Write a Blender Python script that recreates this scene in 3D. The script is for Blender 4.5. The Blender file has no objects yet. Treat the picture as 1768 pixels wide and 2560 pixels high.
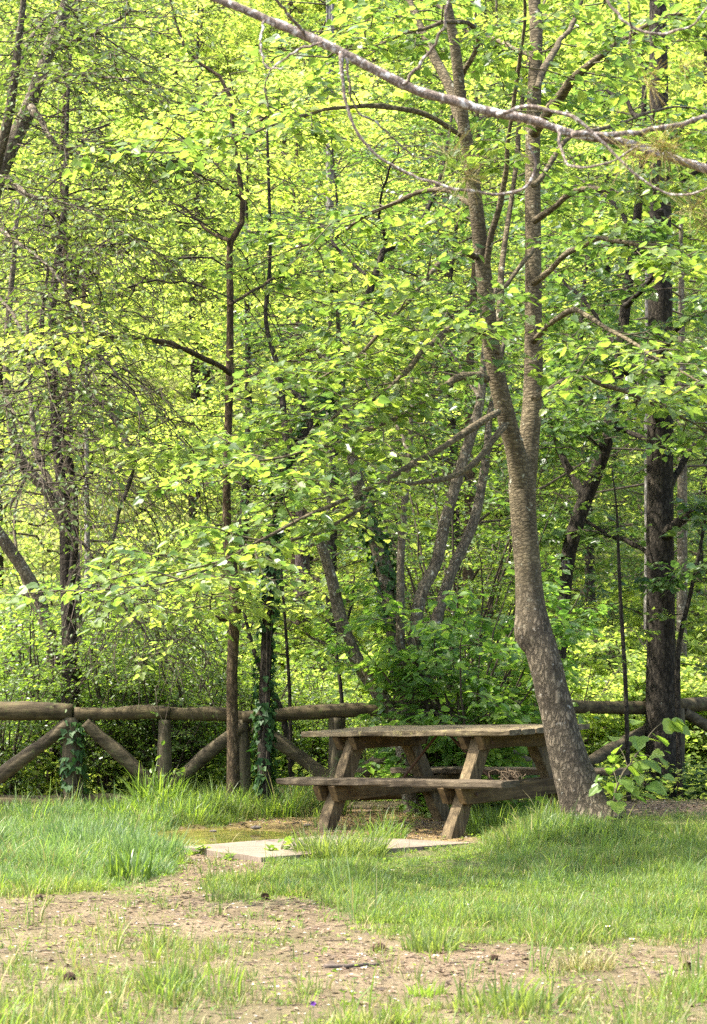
import bpy, math, numpy as np
from mathutils import Matrix, Vector
PI = math.pi
S = bpy.context.scene
COL = S.collection
RNG = np.random.default_rng(7)

# ------------------------------------------------------------------ camera, sky, sun, exposure
HC = 1.48            # eye height in metres
cam_d = bpy.data.cameras.new("camera")
cam = bpy.data.objects.new("camera", cam_d)
COL.objects.link(cam)
cam.location = (0, 0, HC)
cam.rotation_euler = (PI / 2, 0, 0)
cam_d.sensor_fit = 'VERTICAL'
cam_d.sensor_height = 36
cam_d.lens = 5700 / 2560 * 36
cam_d.shift_y = 309 / 2560
cam_d.clip_start = 0.1
cam_d.clip_end = 1000
cam_d.dof.use_dof = True
cam_d.dof.focus_distance = 17.0
cam_d.dof.aperture_fstop = 6.3
S.camera = cam

SUN_EL, SUN_AZ = math.radians(60), math.radians(-94)     # azimuth from +Y towards +X
w = bpy.data.worlds.new("World")
S.world = w
w.use_nodes = True
nt = w.node_tree
sky = nt.nodes.new("ShaderNodeTexSky")
sky.sky_type = 'NISHITA'
sky.sun_disc = False
sky.sun_elevation = SUN_EL
sky.sun_rotation = SUN_AZ
sky.air_density = 1.0
sky.dust_density = 4.0
sky.ozone_density = 0.6
nt.links.new(sky.outputs[0], nt.nodes["Background"].inputs[0])
nt.nodes["Background"].inputs[1].default_value = 0.15
sd = bpy.data.lights.new("sun", 'SUN')
sd.energy = 3.2
sd.angle = math.radians(0.6)
sd.color = (1.0, 0.95, 0.85)
sun = bpy.data.objects.new("sun", sd)
COL.objects.link(sun)
to_sun = Vector((math.sin(SUN_AZ) * math.cos(SUN_EL), math.cos(SUN_AZ) * math.cos(SUN_EL), math.sin(SUN_EL)))
sun.rotation_euler = to_sun.to_track_quat('Z', 'Y').to_euler()
S.view_settings.view_transform = 'Standard'
S.view_settings.look = 'None'
S.view_settings.exposure = 2.3
S.view_settings.gamma = 1.0
S.view_settings.use_curve_mapping = False
S.render.engine = 'CYCLES'
cy = S.cycles
cy.max_bounces = 8
cy.diffuse_bounces = 4
cy.glossy_bounces = 2
cy.transmission_bounces = 6
cy.transparent_max_bounces = 4
cy.caustics_reflective = False
cy.caustics_refractive = False
cy.sample_clamp_indirect = 6.0
cy.use_denoising = False

# ------------------------------------------------------------------ numeric helpers
def vnoise(x, y, z=0.0, seed=0):
    """smooth value noise in 0..1 on arrays"""
    x, y, z = np.broadcast_arrays(np.asarray(x, float), np.asarray(y, float), np.asarray(z, float))
    xi, yi, zi = np.floor(x).astype(np.int64), np.floor(y).astype(np.int64), np.floor(z).astype(np.int64)
    fx, fy, fz = x - xi, y - yi, z - zi
    fx, fy, fz = fx * fx * (3 - 2 * fx), fy * fy * (3 - 2 * fy), fz * fz * (3 - 2 * fz)
    def h(a, b, c):
        n = (a * 374761393 + b * 668265263 + c * 2147483647 + seed * 974711) & 0xFFFFFFFF
        n = ((n ^ (n >> 13)) * 1274126177) & 0xFFFFFFFF
        n = n ^ (n >> 16)
        return (n & 0xFFFFFF) / float(0xFFFFFF)
    r = 0
    for dx in (0, 1):
        for dy in (0, 1):
            for dz in (0, 1):
                wgt = (fx if dx else 1 - fx) * (fy if dy else 1 - fy) * (fz if dz else 1 - fz)
                r = r + wgt * h(xi + dx, yi + dy, zi + dz)
    return r

def fbm(x, y, z=0.0, seed=0, octs=4):
    r, a, t = 0, 0.5, 0
    for o in range(octs):
        r = r + a * vnoise(x * 2 ** o, y * 2 ** o, np.asarray(z) * 2 ** o, seed + o)
        t += a
        a *= 0.5
    return r / t

def at(xd, yd, Y):
    """a spot read off the photograph (1596 px wide) at distance Y"""
    return (( xd - 798) / 5145 * Y, Y, HC - (yd - 1434.4) / 5145 * Y)

def px_of(X, Y, Z=0.0):
    """where a spot of the ground shows in the photograph (1768 px wide), used once to lay out what grows where"""
    return 884 + 5700 * X / Y, 1589 - 5700 * (Z - HC) / Y

def spline(P, n):
    """Catmull-Rom through control rows P (k,d) resampled to n rows"""
    P = np.asarray(P, float)
    if len(P) == 2:
        t = np.linspace(0, 1, n)[:, None]
        return P[0] * (1 - t) + P[1] * t
    Q = np.vstack([2 * P[0] - P[1], P, 2 * P[-1] - P[-2]])
    seg = np.linalg.norm(np.diff(P[:, :3], axis=0), axis=1) + 1e-6
    cum = np.concatenate([[0], np.cumsum(seg)])
    s = np.linspace(0, cum[-1], n)
    k = np.clip(np.searchsorted(cum, s, side='right') - 1, 0, len(P) - 2)
    t = ((s - cum[k]) / seg[k])[:, None]
    p0, p1, p2, p3 = Q[k], Q[k + 1], Q[k + 2], Q[k + 3]
    return 0.5 * (2 * p1 + (p2 - p0) * t + (2 * p0 - 5 * p1 + 4 * p2 - p3) * t ** 2 + (3 * p1 - p0 - 3 * p2 + p3) * t ** 3)

def unit(v):
    return v / (np.linalg.norm(v, axis=-1, keepdims=True) + 1e-9)

class MB:
    """collects geometry and links it as ONE mesh object"""
    def __init__(self):
        self.v, self.f, self.n = [], [], 0
    def add(self, verts, faces, mat=0, smooth=False):
        verts = np.asarray(verts, float).reshape(-1, 3)
        faces = np.asarray(faces, np.int64)
        self.v.append(verts)
        self.f.append((faces + self.n, mat, smooth))
        self.n += len(verts)
    def addm(self, verts, facesets, mat=0, smooth=False):
        verts = np.asarray(verts, float).reshape(-1, 3)
        self.v.append(verts)
        for fs in facesets:
            self.f.append((np.asarray(fs, np.int64) + self.n, mat, smooth))
        self.n += len(verts)
    def mesh(self, name, mats):
        me = bpy.data.meshes.new(name)
        V = np.concatenate(self.v)
        me.vertices.add(len(V))
        me.vertices.foreach_set("co", V.astype(np.float32).ravel())
        loops = np.concatenate([f.ravel() for f, _, _ in self.f])
        tot = np.concatenate([np.full(len(f), f.shape[1]) for f, _, _ in self.f])
        mi = np.concatenate([np.full(len(f), m) for f, m, _ in self.f])
        sm = np.concatenate([np.full(len(f), s, bool) for f, _, s in self.f])
        me.loops.add(len(loops))
        me.loops.foreach_set("vertex_index", loops.astype(np.int32))
        me.polygons.add(len(tot))
        me.polygons.foreach_set("loop_start", np.concatenate([[0], np.cumsum(tot)[:-1]]).astype(np.int32))
        me.polygons.foreach_set("loop_total", tot.astype(np.int32))
        me.polygons.foreach_set("material_index", mi.astype(np.int32))
        me.polygons.foreach_set("use_smooth", sm)
        for m in (mats if isinstance(mats, (list, tuple)) else [mats]):
            me.materials.append(m)
        me.update(calc_edges=True)
        me.validate()
        return me
    def build(self, name, mats, parent=None):
        o = bpy.data.objects.new(name, self.mesh(name, mats))
        COL.objects.link(o)
        if parent is not None:
            o.parent = parent
        return o

def tag(o, label=None, cat=None, group=None, kind=None):
    if label: o['label'] = label
    if cat: o['category'] = cat
    if group: o['group'] = group
    if kind: o['kind'] = kind
    return o

def thing(name, label, cat, loc=(0, 0, 0), group=None):
    o = bpy.data.objects.new(name, None)
    COL.objects.link(o)
    o.location = loc
    o.empty_display_size = 0.1
    return tag(o, label, cat, group)

def dup(root, loc, rz=0.0, sc=1.0, label=None):
    r = root.copy(); COL.objects.link(r)
    r.location = loc; r.rotation_euler = (0, 0, rz); r.scale = (sc, sc, sc)
    if label: r['label'] = label
    for ch in list(root.children):
        c = ch.copy(); COL.objects.link(c); c.parent = r
        for g in list(ch.children):
            d = g.copy(); COL.objects.link(d); d.parent = c
    return r

def tube(mb, path, rad, ns=10, mat=0, rough=0.0, seed=0, cap=True, rseed=3.0):
    """one tube along path (m,3) with radii (m,), surface lumps by noise"""
    path = np.asarray(path, float); rad = np.asarray(rad, float)
    m = len(path)
    d = unit(np.gradient(path, axis=0))
    ref = np.array([0.0, 1.0, 0.0]) if abs(d[:, 1]).mean() < 0.8 else np.array([1.0, 0, 0])
    a = unit(np.cross(d, ref)); b = np.cross(d, a)
    th = np.linspace(0, 2 * PI, ns, endpoint=False)
    c, s = np.cos(th), np.sin(th)
    nrm = a[:, None, :] * c[None, :, None] + b[:, None, :] * s[None, :, None]
    r = rad[:, None] * np.ones(ns)
    if rough:
        p = path[:, None, :] + nrm * rad[:, None, None]
        f = rseed / max(rad.mean(), 0.01) * 0.25
        r = r * (1 + rough * (fbm(p[..., 0] * f, p[..., 1] * f, p[..., 2] * f * 0.45, seed, 3) - 0.5) * 2)
    V = path[:, None, :] + nrm * r[..., None]
    i = np.arange(m - 1)[:, None] * ns; j = np.arange(ns)[None, :]; j2 = (j + 1) % ns
    F = np.stack([i + j, i + j2, i + ns + j2, i + ns + j], -1).reshape(-1, 4)
    mb.add(V.reshape(-1, 3), F, mat, True)
    if cap:
        base = mb.n - m * ns
        mb.f.append((np.arange(ns)[::-1][None] + base, mat, False))
        mb.f.append((np.arange(ns)[None] + base + (m - 1) * ns, mat, False))

def tubes(mb, P, r0, r1, ns=4, mat=0):
    """many thin tubes at once, P (T,m,3)"""
    T, m, _ = P.shape
    if T == 0: return
    d = unit(np.gradient(P, axis=1))
    ref = np.array([0.13, 0.21, 1.0])
    a = unit(np.cross(d, ref)); b = np.cross(d, a)
    th = np.linspace(0, 2 * PI, ns, endpoint=False)
    r0 = np.broadcast_to(np.asarray(r0, float), (T,)); r1 = np.broadcast_to(np.asarray(r1, float), (T,))
    t = np.linspace(0, 1, m)
    r = r0[:, None] * (1 - t) + r1[:, None] * t
    V = P[:, :, None, :] + (a[:, :, None, :] * np.cos(th)[:, None] + b[:, :, None, :] * np.sin(th)[:, None]) * r[:, :, None, None]
    k = np.arange(T)[:, None, None] * m * ns; i = np.arange(m - 1)[None, :, None] * ns; j = np.arange(ns)[None, None, :]; j2 = (j + 1) % ns
    F = np.stack([k + i + j, k + i + j2, k + i + ns + j2, k + i + ns + j], -1).reshape(-1, 4)
    mb.add(V.reshape(-1, 3), F, mat, True)

def spawn(rng, P, k, l, tmin=0.15, tmax=1.0, ang=(30, 75), lift=0.05, lz=0.18, droop=0.1, m=5, wob=0.08, taper=0.5):
    """k side shoots from every parent path P (T,n,3); shoots spread sideways in layers"""
    T, n, _ = P.shape
    t = tmin + (tmax - tmin) * (np.arange(k)[None, :] + rng.random((T, k))) / k
    x = t * (n - 1); i = np.clip(x.astype(int), 0, n - 2); fr = (x - i)[..., None]
    ti = np.arange(T)[:, None]
    p = P[ti, i] * (1 - fr) + P[ti, i + 1] * fr
    d = unit(P[ti, i + 1] - P[ti, i])
    h = d.copy(); h[..., 2] = 0
    hl = np.linalg.norm(h, axis=-1, keepdims=True)
    ra = rng.random((T, k)) * 2 * PI
    rnd = np.stack([np.cos(ra), np.sin(ra), np.zeros_like(ra)], -1)
    h = unit(np.where(hl < 0.35, rnd, h))
    a = np.radians(rng.uniform(ang[0], ang[1], (T, k))) * np.where((np.arange(k)[None, :] + rng.integers(0, 2, (T, 1))) % 2, 1, -1)
    c, s = np.cos(a), np.sin(a)
    nd = np.stack([h[..., 0] * c - h[..., 1] * s, h[..., 0] * s + h[..., 1] * c, lift + rng.normal(0, lz, (T, k))], -1)
    nd = unit(nd)
    L = np.broadcast_to(np.asarray(l, float).reshape(-1, 1), (T, k)) * (1 - taper * t) * rng.uniform(0.6, 1.25, (T, k))
    u = np.linspace(0, 1, m)
    Q = p[:, :, None, :] + nd[:, :, None, :] * (L[..., None] * u)[..., None]
    wv = np.cumsum(rng.normal(0, 1, (T, k, m, 3)), axis=2); wv -= wv[:, :, :1]
    Q = Q + wv * (L * wob / math.sqrt(m) * 1.6)[..., None, None]
    Q[..., 2] -= (u ** 2) * (L * droop)[..., None]
    return Q.reshape(T * k, m, 3)

CUT = dict(o=None)      # leaves above and beside the view are mostly left out, letting sunlight in
def below_cut(rng, p):
    if CUT['o'] is None: return np.ones(len(p), bool)
    q = p + CUT['o']
    top = HC + .285 * q[:, 1] + .5
    side = np.abs(q[:, 0]) > .175 * q[:, 1] + .6
    return ((q[:, 2] < top) | (rng.random(len(p)) < .08)) & (~side | (rng.random(len(p)) < .3))

# leaf blanks: (verts, list of faces).  x along the leaf, y across, z up
HEART = (np.array([(0, 0, 0), (-.06, .2, .02), (.08, .43, .05), (.36, .46, .06), (.5, .3, .05), (.68, .3, .03), (1, 0, -.08),
                   (.68, -.3, .03), (.5, -.3, .05), (.36, -.46, .06), (.08, -.43, .05), (-.06, -.2, .02)]),
         [[0, 6, 5, 4, 3, 2, 1], [0, 11, 10, 9, 8, 7, 6]])
OVAL = (np.array([(0, 0, 0), (.25, .24, .05), (.62, .3, .05), (1, 0, -.06), (.62, -.3, .05), (.25, -.24, .05)]),
        [[0, 3, 2, 1], [0, 5, 4, 3]])
RHOMB = (np.array([(0, 0, 0), (.5, .33, .07), (1, 0, -.04), (.5, -.33, .07)]), [[0, 2, 1], [0, 3, 2]])
LANCE = (np.array([(0, 0, 0), (.4, .14, .03), (1, 0, -.05), (.4, -.14, .03)]), [[0, 2, 1], [0, 3, 2]])
IVYL = (np.array([(0, 0, 0), (-.1, .3, 0), (.15, .5, 0), (.4, .28, .02), (1, 0, 0), (.4, -.28, .02), (.15, -.5, 0), (-.1, -.3, 0)]),
        [[0, 4, 3, 2, 1], [0, 7, 6, 5, 4]])

def place_leaves(mb, pos, xdir, nrm, size, blank, mat=0):
    """copies of a leaf blank"""
    x = unit(xdir); z = unit(nrm - (nrm * x).sum(-1, keepdims=True) * x); y = np.cross(z, x)
    bv, bf = blank
    size = np.broadcast_to(np.asarray(size, float), (len(pos),))
    V = pos[:, None, :] + size[:, None, None] * (bv[None, :, 0:1] * x[:, None] + bv[None, :, 1:2] * y[:, None] + bv[None, :, 2:3] * z[:, None])
    k = len(bv); off = (np.arange(len(pos)) * k)[:, None]
    mb.addm(V.reshape(-1, 3), [off + np.array(f)[None] for f in bf], mat, False)

def leaf_on(rng, mb, P, per, size, blank, mat=0, flat=0.45, droop=0.25, spread=0.06, tmin=0.1, keep=1.0):
    """per leaves on each twig of P (T,m,3), alternately left and right"""
    T, n, _ = P.shape
    if T == 0: return
    t = tmin + (1 - tmin) * (np.arange(per)[None, :] + rng.random((T, per))) / per
    x = t * (n - 1); i = np.clip(x.astype(int), 0, n - 2); fr = (x - i)[..., None]
    ti = np.arange(T)[:, None]
    p = P[ti, i] * (1 - fr) + P[ti, i + 1] * fr
    d = unit(P[ti, i + 1] - P[ti, i])
    sgn = np.where((np.arange(per)[None, :] + rng.integers(0, 2, (T, 1))) % 2, 1.0, -1.0)
    a = sgn * np.radians(rng.uniform(20, 85, (T, per)))
    c, s = np.cos(a), np.sin(a)
    xd = np.stack([d[..., 0] * c - d[..., 1] * s, d[..., 0] * s + d[..., 1] * c, d[..., 2] * 0.4 - droop + rng.normal(0, .25, (T, per))], -1)
    xd = unit(xd)
    nr = np.stack([rng.normal(0, flat, (T, per)), rng.normal(0, flat, (T, per)), np.ones((T, per))], -1)
    sz = size * rng.uniform(0.55, 1.25, (T, per))
    p = p + xd * (sz * 0.35)[..., None] + rng.normal(0, spread, (T, per, 3)) * 0.35
    p, xd, nr, sz = p.reshape(-1, 3), xd.reshape(-1, 3), nr.reshape(-1, 3), sz.ravel()
    q = below_cut(rng, p)
    if keep < 1: q &= rng.random(len(p)) < keep
    if not q.all():
        p, xd, nr, sz = p[q], xd[q], nr[q], sz[q]
    place_leaves(mb, p, xd, nr, sz, blank, mat)

# ------------------------------------------------------------------ materials
def new_mat(name):
    m = bpy.data.materials.new(name); m.use_nodes = True
    t = m.node_tree; t.nodes.clear()
    return m, t, t.nodes.new("ShaderNodeOutputMaterial")
def N(t, kind, **kw):
    n = t.nodes.new("ShaderNode" + kind)
    for k, v in kw.items():
        if hasattr(n, k): setattr(n, k, v)
        else: n.inputs[k].default_value = v
    return n
def ramp(t, src, stops):
    r = t.nodes.new("ShaderNodeValToRGB")
    e = r.color_ramp.elements
    while len(e) < len(stops): e.new(0.5)
    for i, (p, c) in enumerate(stops):
        e[i].position = p; e[i].color = tuple(c) + (1,)
    t.links.new(src, r.inputs[0])
    return r
def mixc(t, fac, a, b, blend='MIX'):
    m = t.nodes.new("ShaderNodeMix"); m.data_type = 'RGBA'; m.blend_type = blend
    for sock, v in ((m.inputs[0], fac), (m.inputs[6], a), (m.inputs[7], b)):
        if isinstance(v, (int, float)): sock.default_value = v
        elif isinstance(v, tuple): sock.default_value = v + (1,)
        else: t.links.new(v, sock)
    return m.outputs[2]

def leaf_mat(name, cols, trans=0.5, tint=(1.5, 1.6, 0.5), rough=0.45, spec=0.35, patch=1.2):
    """leaf blade: reflects cols, lets warmer light through; tone differs leaf by leaf and in broad patches"""
    m, t, out = new_mat(name)
    g = N(t, "NewGeometry")
    r = ramp(t, g.outputs["Random Per Island"], [(i / (len(cols) - 1), c) for i, c in enumerate(cols)])
    co = N(t, "TexCoord")
    no = N(t, "TexNoise", Scale=patch, Detail=2.0)
    t.links.new(co.outputs["Object"], no.inputs["Vector"])
    pr = ramp(t, no.outputs["Fac"], [(0.35, (.75, .82, .85)), (0.65, (1.15, 1.1, .95))])
    col = mixc(t, 1.0, r.outputs[0], pr.outputs[0], 'MULTIPLY')
    b = N(t, "BsdfPrincipled", Roughness=rough); b.inputs["Specular IOR Level"].default_value = spec
    t.links.new(col, b.inputs["Base Color"])
    tr = N(t, "BsdfTranslucent")
    t.links.new(mixc(t, 1.0, col, tuple(tint), 'MULTIPLY'), tr.inputs[0])
    ms = N(t, "MixShader"); ms.inputs[0].default_value = trans
    t.links.new(b.outputs[0], ms.inputs[1]); t.links.new(tr.outputs[0], ms.inputs[2])
    t.links.new(ms.outputs[0], out.inputs[0])
    return m

def bark_mat(name, dark, light, lichen=(.42, .45, .36), lich=0.62, scale=1.0, stretch=0.25, bump=0.6, moss=None, into=None):
    if into is None: m, t, out = new_mat(name)
    else: t = into
    co = N(t, "TexCoord"); mp = N(t, "Mapping"); mp.inputs["Scale"].default_value = (1, 1, stretch)
    t.links.new(co.outputs["Object"], mp.inputs[0])
    n1 = N(t, "TexNoise", Scale=28 * scale, Detail=6.0, Roughness=0.65); t.links.new(mp.outputs[0], n1.inputs["Vector"])
    vo = N(t, "TexVoronoi", Scale=26 * scale); vo.feature = 'DISTANCE_TO_EDGE'
    wrp = mixc(t, 0.06, mp.outputs[0], n1.outputs["Color"]); t.links.new(wrp, vo.inputs["Vector"])
    vr = ramp(t, vo.outputs["Distance"], [(0.0, (0, 0, 0)), (0.22, (1, 1, 1))])
    n2 = N(t, "TexNoise", Scale=5 * scale, Detail=4.0); t.links.new(co.outputs["Object"], n2.inputs["Vector"])
    base = mixc(t, n1.outputs["Fac"], dark, light)
    base = mixc(t, 0.6, base, vr.outputs[0], 'MULTIPLY')
    big = ramp(t, n2.outputs["Fac"], [(0.3, (.65, .62, .6)), (0.7, (1.25, 1.22, 1.15))])
    base = mixc(t, 1.0, base, big.outputs[0], 'MULTIPLY')
    n3 = N(t, "TexNoise", Scale=16 * scale, Detail=5.0, Roughness=0.7); t.links.new(co.outputs["Object"], n3.inputs["Vector"])
    lr = ramp(t, n3.outputs["Fac"], [(lich, (0, 0, 0)), (lich + 0.06, (1, 1, 1))])
    base = mixc(t, lr.outputs[0], base, lichen)
    if moss:
        n4 = N(t, "TexNoise", Scale=7 * scale, Detail=5.0); t.links.new(co.outputs["Object"], n4.inputs["Vector"])
        mr = ramp(t, n4.outputs["Fac"], [(0.52, (0, 0, 0)), (0.66, (1, 1, 1))])
        base = mixc(t, mr.outputs[0], base, moss)
    b = N(t, "BsdfPrincipled", Roughness=0.9); b.inputs["Specular IOR Level"].default_value = 0.15
    t.links.new(base, b.inputs["Base Color"])
    add = N(t, "Math", operation='MULTIPLY_ADD'); t.links.new(vr.outputs[0], add.inputs[0]); add.inputs[1].default_value = .6
    t.links.new(n1.outputs["Fac"], add.inputs[2])
    bp = N(t, "Bump", Strength=bump, Distance=0.02); t.links.new(add.outputs[0], bp.inputs["Height"])
    t.links.new(bp.outputs[0], b.inputs["Normal"])
    if into is not None: return b.outputs[0]
    t.links.new(b.outputs[0], out.inputs[0])
    return m

def bark_two(name, low, high, z0, z1):
    """rough bark at the foot passing into smoother bark higher up"""
    m, t, out = new_mat(name)
    a = bark_mat(name, *low, into=t); b = bark_mat(name, *high, into=t)
    co = N(t, "TexCoord"); sx = N(t, "SeparateXYZ"); t.links.new(co.outputs["Object"], sx.inputs[0])
    no = N(t, "TexNoise", Scale=7.0, Detail=4.0); t.links.new(co.outputs["Object"], no.inputs["Vector"])
    ad = N(t, "Math", operation='MULTIPLY_ADD'); t.links.new(no.outputs["Fac"], ad.inputs[0]); ad.inputs[1].default_value = .7; t.links.new(sx.outputs[2], ad.inputs[2])
    mr = N(t, "MapRange"); t.links.new(ad.outputs[0], mr.inputs[0]); mr.inputs[1].default_value = z0 + .35; mr.inputs[2].default_value = z1 + .35
    ms = N(t, "MixShader"); t.links.new(mr.outputs[0], ms.inputs[0]); t.links.new(a, ms.inputs[1]); t.links.new(b, ms.inputs[2])
    t.links.new(ms.outputs[0], out.inputs[0])
    return m

def wood_mat(name, axis, dark, light, patch=None, pl=0.6, bump=0.5, fine=1.0):
    """weathered timber with grain along an axis and lichen or moss patches"""
    m, t, out = new_mat(name)
    co = N(t, "TexCoord"); mp = N(t, "Mapping")
    sc = [22 * fine] * 3; sc[axis] = 1.1
    mp.inputs["Scale"].default_value = sc
    t.links.new(co.outputs["Object"], mp.inputs[0])
    n1 = N(t, "TexNoise", Scale=2.2, Detail=7.0, Roughness=0.7); t.links.new(mp.outputs[0], n1.inputs["Vector"])
    r1 = ramp(t, n1.outputs["Fac"], [(0.3, dark), (0.5, tuple((a + b) / 2 for a, b in zip(dark, light))), (0.68, light)])
    n2 = N(t, "TexNoise", Scale=6.0, Detail=5.0, Roughness=.7); t.links.new(co.outputs["Object"], n2.inputs["Vector"])
    r2 = ramp(t, n2.outputs["Fac"], [(0.3, (.5, .47, .45)), (0.65, (1.2, 1.17, 1.1))])
    col = mixc(t, 1.0, r1.outputs[0], r2.outputs[0], 'MULTIPLY')
    if patch:
        n3 = N(t, "TexNoise", Scale=13.0, Detail=7.0, Roughness=.75); t.links.new(co.outputs["Object"], n3.inputs["Vector"])
        pr = ramp(t, n3.outputs["Fac"], [(pl, (0, 0, 0)), (pl + .07, (.85, .85, .85))])
        col = mixc(t, pr.outputs[0], col, patch)
    b = N(t, "BsdfPrincipled", Roughness=0.85); b.inputs["Specular IOR Level"].default_value = 0.2
    t.links.new(col, b.inputs["Base Color"])
    bp = N(t, "Bump", Strength=bump, Distance=0.012); t.links.new(n1.outputs["Fac"], bp.inputs["Height"])
    t.links.new(bp.outputs[0], b.inputs["Normal"]); t.links.new(b.outputs[0], out.inputs[0])
    return m

def plain(name, col, rough=0.8, col2=None, scale=30.0):
    m, t, out = new_mat(name)
    b = N(t, "BsdfPrincipled", Roughness=rough); b.inputs["Specular IOR Level"].default_value = 0.25
    co = N(t, "TexCoord"); n = N(t, "TexNoise", Scale=scale, Detail=4.0)
    t.links.new(co.outputs["Object"], n.inputs["Vector"])
    c2 = col2 or tuple(c * 0.6 for c in col)
    r = ramp(t, n.outputs["Fac"], [(0.35, c2), (0.65, col)])
    t.links.new(r.outputs[0], b.inputs["Base Color"]); t.links.new(b.outputs[0], out.inputs[0])
    return m

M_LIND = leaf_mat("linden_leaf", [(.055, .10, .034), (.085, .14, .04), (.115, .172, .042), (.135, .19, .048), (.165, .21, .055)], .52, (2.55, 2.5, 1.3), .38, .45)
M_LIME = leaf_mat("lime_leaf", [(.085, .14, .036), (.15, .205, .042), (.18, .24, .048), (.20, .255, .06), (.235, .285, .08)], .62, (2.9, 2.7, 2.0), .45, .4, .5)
M_MID = leaf_mat("mid_leaf", [(.06, .11, .036), (.095, .15, .04), (.12, .18, .046), (.165, .22, .056)], .55, (2.4, 2.35, 1.3), .45, .4, .5)
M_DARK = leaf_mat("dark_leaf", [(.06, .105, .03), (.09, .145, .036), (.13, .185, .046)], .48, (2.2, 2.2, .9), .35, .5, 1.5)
M_SHADE = leaf_mat("deep_green_shade_leaf", [(.04, .08, .03), (.06, .11, .036), (.08, .135, .042), (.12, .17, .05)], .45, (2.3, 2.3, 1.1), .36, .5, .6)  # deep green; on the right-hand crowns the shade is put into this colour
M_HAZEL = leaf_mat("hazel_leaf", [(.075, .15, .04), (.105, .19, .046), (.14, .22, .056), (.18, .25, .066)], .52, (2.4, 2.4, 1.1), .38, .4, 1.0)
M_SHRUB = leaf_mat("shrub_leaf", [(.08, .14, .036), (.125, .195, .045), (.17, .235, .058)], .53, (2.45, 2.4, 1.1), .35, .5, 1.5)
M_OLIVE = leaf_mat("grey_green_leaf", [(.06, .10, .03), (.09, .13, .04), (.12, .16, .05)], .4, (1.9, 2.0, .9), .5, .3)
M_IVY = leaf_mat("ivy_leaf", [(.02, .05, .015), (.03, .075, .02), (.05, .10, .03)], .25, (1.6, 1.8, .8), .5, .2, 2.0)
M_GRASS = leaf_mat("grass_blade", [(.075, .12, .035), (.11, .16, .045), (.14, .19, .055), (.175, .215, .07)], .5, (2.0, 1.9, 1.0), .5, .3, .9)
M_BLUEG = leaf_mat("blue_grass_blade", [(.09, .15, .055), (.115, .18, .07), (.15, .21, .085)], .45, (1.7, 1.8, 1.1), .45, .35, .9)
M_STRAW = leaf_mat("straw_blade", [(.22, .2, .08), (.3, .26, .12), (.35, .31, .16)], .3, (1.2, 1.2, .9), .6, .2)
M_LUSH = leaf_mat("lush_grass_blade", [(.10, .175, .035), (.135, .21, .042), (.18, .25, .055)], .5, (2.05, 2.0, .95), .4, .4)
B_MAIN = bark_two("linden_bark", ((.045, .036, .025), (.25, .21, .155), (.44, .42, .36), .63, 1.25, .4, 1.0), ((.065, .052, .03), (.215, .18, .115), (.36, .35, .26), .62, .8, 2.2, .5), 1.35, 1.9)
B_UP = B_MAIN
B_DARK = bark_mat("dark_bark", (.018, .015, .011), (.085, .072, .055), (.22, .25, .20), .68, 1.2, .4, .9)
B_BROWN = bark_mat("brown_bark", (.05, .035, .02), (.17, .125, .075), (.26, .26, .18), .7, 1.4, .35, .8)
B_GREY = bark_mat("grey_bark", (.06, .05, .035), (.24, .205, .15), (.38, .37, .29), .6, 1.2, .6, .5)
B_PINE = bark_mat("pine_bark", (.13, .095, .075), (.36, .30, .26), (.52, .5, .47), .54, 2.0, .6, .5)
B_PALE = bark_mat("pale_bark", (.14, .13, .11), (.34, .32, .29), (.5, .48, .44), .62, 1.0, .3, .6)
M_TWIG = plain("twig_bark", (.075, .058, .04), .9)
M_TWIGG = plain("green_twig_bark", (.10, .085, .05), .9)

# ------------------------------------------------------------------ the ground
TAB = dict(yaw=-.789, roll=.042, pitch=-.007, t=(.71, 17.318, .04))
PUD = (-.98, 16.95)
def rail_lift(X):
    return np.clip(0.03 + X * 0.028, -.1, .16)
def gh(X, Y):
    X = np.asarray(X, float); Y = np.asarray(Y, float)
    z = 0.02 * np.exp(-((X - .8) ** 2 + (Y - 17) ** 2) / 1.5)
    z = z + 0.19 * np.exp(-(((X - 1.58) / .5) ** 2 + ((Y - 15.7) / .75) ** 2))
    z = z + 0.03 * (fbm(X * .9, Y * .9, 0, 3) - .5) + 0.018 * (fbm(X * 6, Y * 6, 0, 9) - .5)
    e = np.sqrt(((X - PUD[0]) / .62) ** 2 + ((Y - PUD[1]) / .8) ** 2) + .5 * (fbm(X * 2.5, Y * 2.5, 0, 5) - .5)
    z = z - 0.085 * np.clip(1.25 - e, 0, 1) ** .6 * (e < 1.25)
    far = np.clip(Y - 20.5, 0, None)
    z = z - 0.25 * (1 - np.exp(-far / 2)) + 0.5 * (fbm(X * .25, Y * .25, 0, 11) - .5) * np.clip(far / 4, 0, 1)
    z = z + 0.62 * np.clip(Y - 34, 0, None) ** 1.02 * (1 + 0.004 * X)
    return z

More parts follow.
